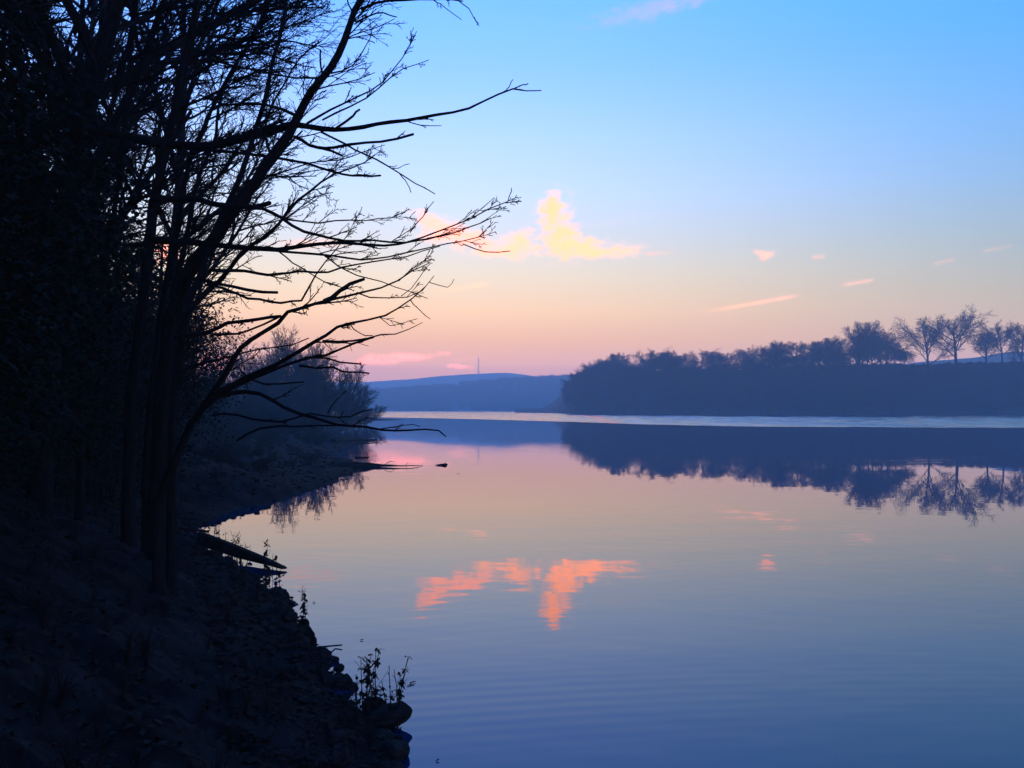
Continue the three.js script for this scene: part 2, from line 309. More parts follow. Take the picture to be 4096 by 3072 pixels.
// a train of ripples spreads over the water at the photographer's feet: rings round a point off to the right
const NEAR = { x0: -12, x1: -12 + TILE, z0: 4, z1: 4 - TILE };
const RING = [3.4, 9.5];
const nearWaves = waveNormals((u, v) => {
  const x = NEAR.x0 + u, z = NEAR.z0 - v, dx = x - RING[0], dz = z - RING[1], R = Math.hypot(dx, dz);
  const inside = sstep(NEAR.x0, NEAR.x0 + 3, x) * (1 - sstep(NEAR.x1 - 3, NEAR.x1, x)) * (1 - sstep(NEAR.z0 - 3, NEAR.z0, z));
  const fade = (1 - sstep(15.5, 22, R)) * (0.55 + 0.45 * Math.sin(R * 1.9 + 1)) * inside * (0.5 + noise(x * 0.5, z * 0.5));
  const s = 0.0065 * fade * Math.cos(R * 2 * Math.PI / 0.19 + 0.5 * Math.sin(R * 1.3)); return [s * dx / R, -s * dz / R];
});
const openWaves = waveNormals();
const water = (normalMap, rough, scale, color) => new THREE.MeshPhysicalMaterial({ color: new THREE.Color().setRGB(...color), roughness: rough, ior: 1.333, normalMap, normalScale: new THREE.Vector2(scale, scale) });
const LAKE = [0.0005, 0.013, 0.040];
M.waterNear = water(nearWaves, 0.0, 1, LAKE); M.waterOpen = water(openWaves, 0.015, 1, LAKE); M.waterRuffled = water(openWaves, 0.08, 3, LAKE);
function sheet(poly, holes = [], y = 0) {
  const sh = new THREE.Shape(poly.map(([x, z]) => new THREE.Vector2(x, -z))); for (const h of holes) sh.holes.push(new THREE.Path(h.map(([x, z]) => new THREE.Vector2(x, -z))));
  const g = new THREE.ShapeGeometry(sh), p = g.attributes.position, uv = new Float32Array(p.count * 2), n = new Float32Array(p.count * 3);
  for (let i = 0; i < p.count; i++) { const x = p.getX(i), z = -p.getY(i); p.setXYZ(i, x, y, z); uv[i * 2] = (x - NEAR.x0) / TILE; uv[i * 2 + 1] = (NEAR.z0 - z) / TILE; n[i * 3 + 1] = 1; }
  g.setAttribute('uv', new THREE.BufferAttribute(uv, 2)); g.setAttribute('normal', new THREE.BufferAttribute(n, 3)); return g;
}
const nearRect = [[NEAR.x0, NEAR.z0], [NEAR.x1, NEAR.z0], [NEAR.x1, NEAR.z1], [NEAR.x0, NEAR.z1]];
const ruffleEdge = [[-1150, -330], ...[[500, 897.5], [700, 900], [800, 901], [900, 902.6], [1000, 905], [1060, 906.5], [1100, 907.5], [1215, 911], [1290, 913], [1340, 915.5], [1400, 917.5], [1550, 920.5], [1700, 922.5], [1950, 923.5], [2212, 924.5]].map(([x, y]) => s2(x, y)), [90, -106], [200, -118], [1150, -150]];
{ // a wavering border
  const fine = []; for (let i = 0; i < ruffleEdge.length - 1; i++) { const a = ruffleEdge[i], b = ruffleEdge[i + 1], n = i === 0 || i > ruffleEdge.length - 4 ? 4 : 10; for (let k = 0; k < n; k++) { const x = lerp(a[0], b[0], k / n), z = lerp(a[1], b[1], k / n); fine.push([x, z + (fbm(x * 0.12, 4, 3) - 0.5) * -z * 0.03]); } }
  fine.push(ruffleEdge.at(-1)); ruffleEdge.length = 0; ruffleEdge.push(...fine);
}
structure('calm_water_near', sheet(nearRect), M.waterNear);
structure('calm_water', sheet([[-1150, 55], ...ruffleEdge, [1150, 55]], [nearRect]), M.waterOpen);
// the far half of the lake is ruffled by wind: long low wavelets, coarser with distance
{
  const edgeZ = (x) => { for (let i = 1; i < ruffleEdge.length; i++) if (x <= ruffleEdge[i][0]) { const a = ruffleEdge[i - 1], b = ruffleEdge[i]; return lerp(a[1], b[1], (x - a[0]) / (b[0] - a[0])); } return ruffleEdge.at(-1)[1]; };
  const g = grid(170, 1150, (u, v) => {
    const q = u * 2 - 1, x = 60 + (q * 0.17 + Math.pow(Math.abs(q), 4) * Math.sign(q) * 0.83) * (q < 0 ? 1210 : 1090), ze = edgeZ(x) + 0.6, z = ze * Math.pow(-860 / ze, v), d = -z, lam = d * 0.011;
    const ph = 2 * Math.PI * Math.log(d) / 0.011 + 5 * fbm(x * 0.11, z * 0.05, 2) + 9 * noise(x * 0.03, z * 0.02), amp = lam / (2 * Math.PI) * lerp(0.14, 0.32, sstep(-5, 50, x)) * (0.75 + 0.5 * noise(x * 0.13 + 7, z * 0.06)) * sstep(0, 5, ze - z);
    return [x, 0.005 + amp * Math.sin(ph), z];
  });
  const p = g.attributes.position, uv = g.attributes.uv; for (let i = 0; i < p.count; i++) uv.setXY(i, (p.getX(i) - NEAR.x0) / TILE, (NEAR.z0 - p.getZ(i)) / TILE);
  structure('wind_ruffled_water', g, M.waterRuffled);
}

// ───────────────────────── trees ─────────────────────────
// A branch grows from p in direction d; children leave its side. `lean` pulls the shoots, level 0 is the trunk.
function grow(store, p, d, len, r, level, o, R) {
  const seg = o.seg[Math.min(level, o.seg.length - 1)], pts = [p[0], p[1], p[2]], rad = [r], dir = [d[0], d[1], d[2]], tip = r * (o.tip?.[level] ?? 0.35);
  let x = p[0], y = p[1], z = p[2]; const step = len / seg, bend = o.bend[Math.min(level, o.bend.length - 1)], up = o.up[Math.min(level, o.up.length - 1)];
  const kinkMarks = [];
  for (let k = 1; k <= seg; k++) {
    dir[0] += (R() - 0.5) * bend + (o.lean?.[0] ?? 0) * step; dir[1] += (R() - 0.5) * bend + up * step + (o.lean?.[1] ?? 0) * step; dir[2] += (R() - 0.5) * bend + (o.lean?.[2] ?? 0) * step;
    const l = Math.hypot(...dir); dir[0] /= l; dir[1] /= l; dir[2] /= l;
    x += dir[0] * step; y += dir[1] * step; z += dir[2] * step; pts.push(x, y, z); rad.push(Math.max(o.min, lerp(r, tip, k / seg)));
    kinkMarks.push([dir[0], dir[1], dir[2]]);
  }
  store(level).tube(pts, rad, level === 0 ? (o.sides ?? 7) : level === 1 ? (o.sides1 ?? 5) : 3);
  if (level >= o.levels) return;
  const n = Math.round(o.kids[level] * (0.75 + 0.5 * R())), from = o.from[Math.min(level, o.from.length - 1)];
  let roll = R() * 6.28;
  for (let c = 0; c < n; c++) {
    const t = lerp(from, 1, (c + R() * 0.8) / n), f = Math.min(seg - 1e-3, t * seg), i = Math.floor(f), q = f - i, b = kinkMarks[i];
    const px = lerp(pts[i * 3], pts[i * 3 + 3], q), py = lerp(pts[i * 3 + 1], pts[i * 3 + 4], q), pz = lerp(pts[i * 3 + 2], pts[i * 3 + 5], q), pr = lerp(rad[i], rad[i + 1], q);
    roll += 2.4 + (R() - 0.5);
    const ang = lerp(o.angle[Math.min(level, o.angle.length - 1)][0], o.angle[Math.min(level, o.angle.length - 1)][1], R());
    let ax = Math.abs(b[1]) < 0.9 ? [-b[2], 0, b[0]] : [1, 0, 0]; let al = Math.hypot(...ax); ax = ax.map((v) => v / al);
    const bx = [b[1] * ax[2] - b[2] * ax[1], b[2] * ax[0] - b[0] * ax[2], b[0] * ax[1] - b[1] * ax[0]];
    const s = Math.sin(ang), cc = Math.cos(ang), cr = Math.cos(roll), sr = Math.sin(roll);
    const nd = [0, 1, 2].map((k) => b[k] * cc + (ax[k] * cr + bx[k] * sr) * s);
    const kl = len * lerp(o.ratio[Math.min(level, o.ratio.length - 1)][0], o.ratio[Math.min(level, o.ratio.length - 1)][1], R()) * (o.shape ? o.shape(level, t) : 1 - 0.45 * t);
    grow(store, [px, py, pz], nd, kl, Math.max(o.min, Math.min(pr * 0.85, r * o.thin[Math.min(level, o.thin.length - 1)])), level + 1, o, R);
  }
}
function growTree(o, seed) {   // returns geometries of trunk, limbs and twigs, base at the origin
  const R = rng(seed), t = new Tubes(), l = new Tubes(), w = new Tubes(), store = (k) => (k === 0 ? t : k === 1 ? l : w);
  const stems = o.stems ?? 1;
  for (let k = 0; k < stems; k++) {
    const a = stems > 1 ? (k + R() * 0.7) / stems * 6.28 : 0, tilt = stems > 1 ? (o.tilt ?? 0.25) * (0.4 + R() * 0.8) : 0, d = [Math.sin(tilt) * Math.cos(a) + (o.dir?.[0] ?? 0), Math.cos(tilt), Math.sin(tilt) * Math.sin(a) + (o.dir?.[2] ?? 0)], L = Math.hypot(...d);
    grow(store, [Math.cos(a) * (stems > 1 ? o.spread ?? 0.2 : 0), -0.25, Math.sin(a) * (stems > 1 ? o.spread ?? 0.2 : 0)], d.map((v) => v / L), o.height * (stems > 1 ? 0.8 + 0.3 * R() : 1), o.radius, 0, o, R);
  }
  return { trunk: t.geometry(), limbs: l.geometry(), twigs: w.geometry() };
}
function treeThing(name, label, group, g, twigMat) {
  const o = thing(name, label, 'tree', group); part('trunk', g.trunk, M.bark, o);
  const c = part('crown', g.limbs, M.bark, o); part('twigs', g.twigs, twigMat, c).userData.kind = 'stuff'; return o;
}

// — trees along the ridge of the far bank: wide old field trees —
const oakish = (seed, h, extra = {}) => growTree({ height: h, radius: h * 0.030, levels: 4, shape: (l, t) => (l === 0 ? 0.55 + 0.75 * Math.sin(Math.PI * Math.min(1, t * 0.95)) * (1.15 - 0.6 * t) : 1 - 0.35 * t), kids: [19, 9, 7, 4], from: [0.24, 0.2, 0.15, 0.15], seg: [7, 6, 4, 3], bend: [0.12, 0.22, 0.32, 0.4], up: [0, 0.03, 0.03, 0.03], angle: [[0.55, 1.15], [0.4, 0.9], [0.35, 0.9], [0.4, 0.9]], ratio: [[0.42, 0.6], [0.4, 0.62], [0.45, 0.7], [0.5, 0.8]], thin: [0.4, 0.5, 0.5, 0.6], min: 0.018, sides: 7, sides1: 5, ...extra }, seed);
const far = [oakish(11, 9), oakish(23, 9.5, { kids: [13, 9, 7, 4], from: [0.34, 0.2, 0.15, 0.15], ratio: [[0.5, 0.72], [0.42, 0.62], [0.45, 0.7], [0.5, 0.8]] }), oakish(37, 8.5, { angle: [[0.4, 0.9], [0.4, 0.9], [0.4, 1.0], [0.4, 1.0]] }), oakish(51, 9, { kids: [21, 10, 7, 5] }), oakish(63, 10, { kids: [16, 8, 7, 4], angle: [[0.3, 0.6], [0.3, 0.7], [0.4, 0.8], [0.4, 0.9]], up: [0, 0.03, 0.03, 0.02] })];
for (const g of far) { const box = new THREE.Box3(); for (const k of Object.values(g)) { k.computeBoundingBox(); box.union(k.boundingBox); } g.top = box.max.y; g.width = Math.max(box.max.x - box.min.x, box.max.z - box.min.z); }
// x and top of the crown in the photograph, height of the foot, crown width, variant, label
const ridge = [
  [2282, 1516, 1600, 80, 2, 'small leaning tree hanging over the tip of the wooded far bank'],
  [2345, 1488, 1590, 150, 3, 'low round bare tree second from the tip of the wooded far bank'],
  [2405, 1442, 1560, 170, 0, 'round-headed hazy bare tree above the sloping tip of the far bank'],
  [2475, 1405, 1540, 150, 3, 'domed bare tree, first high crown from the tip of the far bank'],
  [2590, 1382, 1510, 150, 1, 'bare tree with a flat umbrella-like tuft on the left part of the far ridge'],
  [2668, 1400, 1505, 160, 3, 'dense rounded bare tree just right of the umbrella-topped tree'],
  [2735, 1412, 1505, 120, 0, 'bare tree between the dense rounded crown and the flat-topped leaning tree'],
  [2800, 1388, 1505, 130, 1, 'flat-topped bare tree leaning left with a clear dark trunk on the far ridge'],
  [2858, 1402, 1503, 90, 4, 'thin sparse upright tree right of the flat-topped leaning tree'],
  [2910, 1410, 1503, 90, 4, 'second thin sparse tree, with sky showing at its foot'],
  [2975, 1392, 1500, 120, 2, 'fan-shaped bare tree in the middle of the far ridge'],
  [3050, 1375, 1495, 120, 0, 'bare tree rising right of the fan-shaped tree'],
  [3115, 1357, 1490, 160, 3, 'left one of two broad dark crowns side by side at mid ridge'],
  [3180, 1358, 1488, 160, 0, 'right one of two broad dark crowns side by side at mid ridge'],
  [3280, 1352, 1480, 150, 3, 'dense bare tree right of the pair of broad crowns'],
  [3335, 1340, 1470, 130, 2, 'bare tree just left of the spiky-topped tree'],
  [3425, 1280, 1462, 170, 4, 'tall spiky-topped bare tree with fine upright shoots'],
  [3470, 1312, 1460, 150, 3, 'dark full crown in front of the spiky-topped tree'],
  [3545, 1312, 1456, 180, 0, 'broad bare tree with open lower trunk at the right end of the dense row'],
  [3620, 1400, 1452, 90, 2, 'low scrubby tree at the gap in the ridge row'],
  [3715, 1252, 1446, 200, 1, 'left one of the two tall open-crowned trees on the bare ridge'],
  [3825, 1226, 1446, 250, 1, 'tallest open-crowned tree on the far ridge with a thick straight trunk'],
  [3945, 1322, 1446, 140, 2, 'small bare tree right below the tallest ridge tree'],
  [4010, 1268, 1446, 150, 1, 'leaning open-crowned tree near the right edge of the view'],
  [4085, 1275, 1446, 150, 0, 'bare tree cut by the right edge of the view'],
];
{ // the fuller stretch of the row, where crowns stand behind one another
  const outline = [[2260, 1540], [2320, 1500], [2400, 1446], [2475, 1412], [2540, 1420], [2600, 1400], [2700, 1412], [2800, 1405], [2900, 1425], [2980, 1402], [3060, 1385], [3150, 1366], [3230, 1380], [3300, 1356], [3380, 1345], [3460, 1318], [3560, 1325], [3610, 1390]], R = rng(404);
  const topAt = (x) => { for (let i = 1; i < outline.length; i++) if (x <= outline[i][0]) return lerp(outline[i - 1][1], outline[i][1], (x - outline[i - 1][0]) / (outline[i][0] - outline[i - 1][0])); return 1400; };
  for (let k = 0; k < 34; k++) { const x = 2300 + k * 38.6 + (R() - 0.5) * 22; ridge.push([x, topAt(x) + 8 + 48 * R(), x < 2480 ? 1600 - 60 * sstep(2270, 2480, x) : 1505 - 45 * sstep(2900, 3500, x), 90 + 60 * R(), [3, 0, 2, 3, 0, 1][k % 6], 'bare tree of the crowded row, half hidden among its neighbours on the far ridge']); }
}
const ridgeGroup = 'bare trees along the ridge of the far bank';
ridge.forEach(([px, top, foot, width, v, label], n) => {
  const x0 = at(px, foot, 380).x, depth0 = -rightShoreZ(x0); let depth = depth0 + 16 + (n % 3) * 3;
  const base = at(px, foot, depth); depth = -rightShoreZ(base.x) + (px < 2420 ? 5 : 13) + (n % 4) * 3; const b = at(px, foot, depth), t = at(px, top, depth);
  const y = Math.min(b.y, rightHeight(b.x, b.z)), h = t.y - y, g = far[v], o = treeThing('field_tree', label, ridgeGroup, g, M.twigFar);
  const sy = h / g.top, sw = Math.max(0.62 * sy, 1.3 * width / FOCAL * depth / g.width); o.position.set(b.x, y, b.z); o.scale.set(sw, sy, sw); o.rotation.y = n * 2.13;
});
// — scrub on that slope and on the hill behind: reads as one mass —
const scrubGeo = (() => { const T = new Tubes(), R = rng(9); for (let k = 0; k < 5; k++) { const a = R() * 6.28, t = 0.15 + 0.5 * R(); grow(() => T, [0, -0.2, 0], [Math.sin(t) * Math.cos(a), Math.cos(t), Math.sin(t) * Math.sin(a)], 0.85 + 0.3 * R(), 0.02, 1, { levels: 3, seg: [0, 4, 3, 2], bend: [0, 0.35, 0.5, 0.5], up: [0, 0.05], angle: [[0, 0], [0.4, 1.0], [0.4, 1.1]], ratio: [[0, 0], [0.4, 0.65], [0.4, 0.7]], thin: [0, 0.7, 0.8], min: 0.008, kids: [0, 10, 8], from: [0, 0.15, 0.1] }, R); } return T.geometry(); })();
function scatter(name, geo, mat, list, label, category) {
  const im = new THREE.InstancedMesh(geo, mat, list.length), m = new THREE.Matrix4(), q = new THREE.Quaternion(), up = new THREE.Vector3(0, 1, 0);
  list.forEach(([x, y, z, s, sy, a], i) => im.setMatrixAt(i, m.compose(new THREE.Vector3(x, y, z), q.setFromAxisAngle(up, a), new THREE.Vector3(s, sy, s))));
  im.name = name; im.userData = { kind: 'stuff', label, category }; im.castShadow = im.receiveShadow = true; scene.add(im); return im;
}
{
  const R = rng(31), list = [];
  for (let k = 0; k < 3600; k++) {
    const x = RXT + 4.5 + Math.pow(R(), 0.9) * 243, top = ridgeHeight(x), w = 5 + top * 1.1, back = 0.8 + R() * (w + 9), z = rightShoreZ(x) - back, y = rightHeight(x, z);
    if (y < 0.15) continue; const edge = sstep(0, 26, x - RXT), s = (2.4 + 2.8 * R()) * lerp(1.25, 1, edge) * lerp(1.35, 1, sstep(95, 125, x - RXT)) * lerp(1, 0.4, sstep(0.35, 0.75, back / w) * sstep(14, 34, x - RXT)) * (back > w * 0.7 ? lerp(1, 0.6, sstep(95, 122, x - RXT)) : 1); list.push([x, y - 0.1, z, s * 1.15, s, R() * 6.28]);
  }
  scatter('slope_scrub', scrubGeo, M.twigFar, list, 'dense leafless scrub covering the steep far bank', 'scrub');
  const list2 = [];
  for (let k = 0; k < 3600; k++) { const z = -(815 + 260 * R()), x = lerp(-0.42, 0.62, R()) * -z, y = hillNear(x, z); if (y > 0.3) { const s = 5 + 4 * R(); list2.push([x, y - 0.3, z, s * 1.3, s, R() * 6.28]); } }
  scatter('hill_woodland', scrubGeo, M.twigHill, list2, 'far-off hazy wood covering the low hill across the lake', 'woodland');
}
{
  const R = rng(71), list = [], peb = [];
  for (let k = 0; k < 9000 && list.length < 1500; k++) { const z = -19 - Math.pow(R(), 1.3) * 120, x = -R() * 40 + 0.02 * z, y = bankHeight(x, z), sd = signedDistance(shore, x, z); if (y < 0.06 || sd < 0.9 + R() * 2.5) continue; const s = (0.35 + 1.1 * R() * R()) * (0.6 + 0.6 * sstep(2, 12, sd)); list.push([x, y - 0.03, z, s * 1.5, s, R() * 6.28]); }
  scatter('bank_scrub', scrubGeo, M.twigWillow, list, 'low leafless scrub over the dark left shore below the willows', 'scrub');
  const pg = new THREE.IcosahedronGeometry(1, 1); { const p = pg.attributes.position; for (let i = 0; i < p.count; i++) { const k = 0.8 + 0.4 * noise(p.getX(i) * 2 + 5, p.getY(i) * 2 + p.getZ(i)); p.setXYZ(i, p.getX(i) * k, p.getY(i) * k * 0.6, p.getZ(i) * k); } pg.computeVertexNormals(); }
  for (let k = 0; k < 60000 && peb.length < 5200; k++) { const near = R() < 0.6, z = near ? -3 - R() * 15 : -16 - Math.pow(R(), 1.6) * 70, x = -R() * (near ? 6 : 30) + 0.3, sd = signedDistance(shore, x, z); if (sd < -0.25 || sd > (near ? 0.9 : 3.5)) continue; const y = bankHeight(x, z); if (y < -0.06) continue; const s = (near ? 0.012 + 0.035 * R() * R() : 0.02 + 0.07 * R() * R()); peb.push([x, y + s * 0.2, z, s, s * (0.7 + 0.5 * R()), R() * 6.28]); }
  scatter('shore_pebbles', pg, M.stone, peb, 'dark pebbles and lumps strewn along the water line', 'pebbles');
}
// — mast on the distant hill —
{
  const foot = at(1914, 1500, 1495), H = (1500 - 1424) / FOCAL * 1495, mast = thing('radio_mast', 'thin tall lattice mast on the hazy distant hill', 'mast'); mast.position.set(foot.x, foot.y - 1.5, foot.z);
  const legs = [[1, 1], [1, -1], [-1, -1], [-1, 1]], wBase = 1.3, wTop = 0.4, wAt = (t) => lerp(wBase, wTop, t);
  for (const [a, c] of legs) { const T = new Tubes(); T.tube([a * wBase, 0, c * wBase, a * wTop, H * 0.86, c * wTop], [0.2, 0.14], 5); part('leg', T.geometry(), M.steel, mast); }
  const B = new Tubes();
  for (let k = 0; k < 12; k++) { const t0 = k / 12, t1 = (k + 1) / 12, w0 = wAt(t0), w1 = wAt(t1), y0 = H * 0.86 * t0, y1 = H * 0.86 * t1; for (let s = 0; s < 4; s++) { const p = legs[s], q = legs[(s + 1) % 4]; B.tube([p[0] * w0, y0, p[1] * w0, q[0] * w1, y1, q[1] * w1], [0.1, 0.1], 4); B.tube([q[0] * w0, y0, q[1] * w0, p[0] * w1, y1, p[1] * w1], [0.1, 0.1], 4); } }
  part('bracing', B.geometry(), M.steel, mast);
  const A = new Tubes(); A.tube([0, H * 0.84, 0, 0, H, 0], [0.42, 0.2], 6); part('aerial', A.geometry(), M.steel, mast);
}

// — the willow wood on the left shore —
const willow = (seed, h, extra = {}) => growTree({ height: h, radius: h * 0.012, stems: 6, tilt: 0.5, spread: 0.35, levels: 3, kids: [15, 11, 8], from: [0.1, 0.12, 0.15], seg: [6, 5, 3, 2], bend: [0.18, 0.25, 0.35, 0.4], up: [0.02, 0.06, 0.05, 0.03], angle: [[0.3, 0.75], [0.3, 0.8], [0.3, 0.8]], ratio: [[0.35, 0.6], [0.35, 0.6], [0.4, 0.6]], thin: [0.5, 0.55, 0.6], min: 0.015, sides: 5, sides1: 4, ...extra }, seed);
const wv = [willow(101, 8), willow(102, 7.5), willow(103, 8.5)];
const birch = growTree({ height: 9, radius: 0.09, levels: 3, kids: [22, 7, 4], from: [0.35, 0.2, 0.2], seg: [8, 5, 3, 2], bend: [0.08, 0.3, 0.4, 0.4], up: [0.02, 0.03, -0.02, -0.05], angle: [[0.5, 0.9], [0.4, 0.8], [0.3, 0.8]], ratio: [[0.22, 0.36], [0.35, 0.6], [0.4, 0.6]], thin: [0.3, 0.5, 0.6], min: 0.008, sides: 6, sides1: 4 }, 140);
for (const g of [...wv, birch]) { let top = 0; for (const k of Object.values(g)) { k.computeBoundingBox(); top = Math.max(top, k.boundingBox.max.y); } g.top = top; }
const woodGroup = 'willows of the wood on the left shore';
const wood = [   // photo x, top y, depth, width factor, variant, label
  [1455, 1600, 128, 0.9, 1, 'outermost low willow at the lakeward end of the left wood'],
  [1400, 1520, 122, 1.0, 0, 'second willow from the lakeward end of the left wood'],
  [1340, 1440, 116, 1.0, 2, 'third willow from the lakeward end of the left wood'],
  [1272, 1375, 110, 1.0, 1, 'willow on the falling shoulder of the left wood'],
  [1215, 1345, 104, 0.95, 0, 'willow just right of the highest crown of the left wood'],
  [1150, 1300, 112, 1.0, 2, 'highest rounded willow crown of the left wood'],
  [1085, 1345, 106, 1.0, 1, 'willow left of the highest crown in the left wood'],
  [1010, 1400, 100, 1.0, 0, 'willow between the highest crown and the thin birches'],
  [1310, 1560, 92, 1.0, 2, 'low willow in front of the shoulder of the left wood'],
  [1180, 1540, 84, 1.0, 1, 'low front willow below the highest crown of the left wood'],
  [1060, 1560, 78, 1.0, 0, 'low front willow half hidden by the overhanging limbs'],
  [945, 1500, 88, 1.1, 2, 'broad willow left of the overhanging limb base'],
  [800, 1490, 80, 1.1, 1, 'dark willow low on the shore left of the orange glow'],
  [690, 1400, 72, 1.2, 0, 'dark willow behind the leaning trunk'],
  [560, 1330, 64, 1.2, 2, 'leftmost willow of the wood, hidden in the dark bank'],
  [905, 1610, 62, 1.0, 0, 'bushy low willow on the beach behind the overhanging limbs'],
  [1120, 1640, 64, 0.9, 2, 'small beach willow under the drooping branches'],
];
wood.forEach(([px, top, depth, w, v, label], n) => { const p = at(px, 1660, depth), y = Math.max(0, bankHeight(p.x, p.z)), h = at(px, top, depth).y - y, g = wv[v], o = treeThing('willow_tree', label, woodGroup, g, M.twigWillow), s = h / g.top, sw = Math.max(s * 0.95, 0.7) * w; o.position.set(p.x, y - 0.05, p.z); o.scale.set(sw, s, sw); o.rotation.y = n * 1.7; });
[[812, 1330, 120, 'leftmost of the thin pale birches against the orange glow'], [850, 1310, 126, 'second thin birch from the left against the orange glow'], [893, 1318, 122, 'third thin birch from the left against the orange glow'], [935, 1330, 128, 'fourth thin birch, beside the willow crowns'], [985, 1325, 126, 'rightmost thin birch rising from the willow wood'], [760, 1340, 118, 'thin birch close behind the dark leaning trunk']].forEach(([px, top, depth, label], n) => {
  const p = at(px, 1660, depth), y = Math.max(0, bankHeight(p.x, p.z)), h = at(px, top, depth).y - y, o = treeThing('birch_tree', label, 'thin birches behind the left wood', birch, M.twigWillow), s = h / birch.top; o.position.set(p.x, y, p.z); o.scale.set(s, s, s); o.rotation.y = n * 2.4; });

// — the near trees on the left bank, followed from the photograph limb by limb and given depth —
const smooth = (v) => new THREE.CatmullRomCurve3(v, false, 'centripetal');
let limbSeed = 500;
// pts: [x, y] in the photograph; d0, d1: distance of its two ends; w0, w1: its thickness in photograph pixels
function limb(tree, pts, d0, d1, w0, w1, shoots = {}) {
  const R = rng(limbSeed++), n = pts.length, wob = (R() - 0.5) * 0.5;
  const v = pts.map(([x, y], i) => { const t = i / (n - 1); return at(x, y, lerp(d0, d1, t) + Math.sin(t * 3.1) * wob + (R() - 0.5) * 0.06); });
  if (shoots.foot) { const f = v[0].clone(); f.y = bankHeight(f.x, f.z) - 0.2; if (f.y < v[0].y - 0.1) v.unshift(f); else v[0].y = f.y; }
  const c = smooth(v), L = c.getLength(), seg = Math.max(4, Math.min(60, Math.round(L / (shoots.step ?? 0.14)))), P = c.getSpacedPoints(seg), flat = [], rad = [], T = new Tubes();
  P.forEach((p, i) => { const t = i / seg, d = -p.z, w = lerp(w0, w1, Math.pow(t, shoots.taper ?? 0.8)) * (shoots.foot ? 1 + 0.55 * Math.exp(-t * 28) : 1) * (1 + (R() - 0.5) * 0.14), k = 0.012 * (i > 0 && i < seg ? 1 : 0); flat.push(p.x + (R() - 0.5) * k, p.y + (R() - 0.5) * k, p.z + (R() - 0.5) * k); rad.push(w / FOCAL * d * 0.5); });
  T.tube(flat, rad, w0 > 40 ? 10 : w0 > 14 ? 7 : 5);
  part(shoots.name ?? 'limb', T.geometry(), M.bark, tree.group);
  // side shoots
  const num = Math.round(L * (shoots.n ?? 5)), from = shoots.from ?? 0.15;
  for (let k = 0; k < num; k++) {
    const t = lerp(from, 1, R()), i = Math.min(seg - 1, Math.floor(t * seg)), q = new THREE.Vector3().subVectors(P[i + 1], P[i]).normalize(), s = shoots.spread ?? 1;
    const d = q.clone().multiplyScalar(0.95).add(new THREE.Vector3((R() - 0.42) * 1.1 * s + (shoots.dx ?? 0), (R() - 0.42) * 1.2 * s + (shoots.dy ?? 0), (R() - 0.5) * 1.3 * s)).normalize();
    const len = (shoots.len ?? 0.5) * (0.35 + 1.1 * R() * R()) * (1 - 0.4 * t);
    grow(() => tree.twigs, [P[i].x, P[i].y, P[i].z], d.toArray(), len, Math.max(0.0028, Math.min(rad[i] * 0.6, 0.0065)), 1, { levels: shoots.levels ?? 3, seg: [0, 6, 4, 3], bend: [0, 0.2, 0.28, 0.35], up: [0, 0.16, 0.12, 0.05], lean: [0.16, 0, 0], angle: [[0, 0], [0.3, 0.75], [0.35, 0.85]], ratio: [[0, 0], [0.35, 0.65], [0.3, 0.6]], thin: [0, 0.75, 0.8], min: 0.0024, kids: [0, shoots.k1 ?? 5, shoots.k2 ?? 3], from: [0, 0.2, 0.2], tip: { 1: 0.5, 2: 0.6, 3: 0.7 } }, R);
  }
}
function nearTree(label, group) { const g = thing('overhanging_tree', label, 'tree', group); return { group: g, twigs: new Tubes(), done() { if (!this.twigs.empty) part('twigs', this.twigs.geometry(), M.twig, g).userData.kind = 'stuff'; } }; }

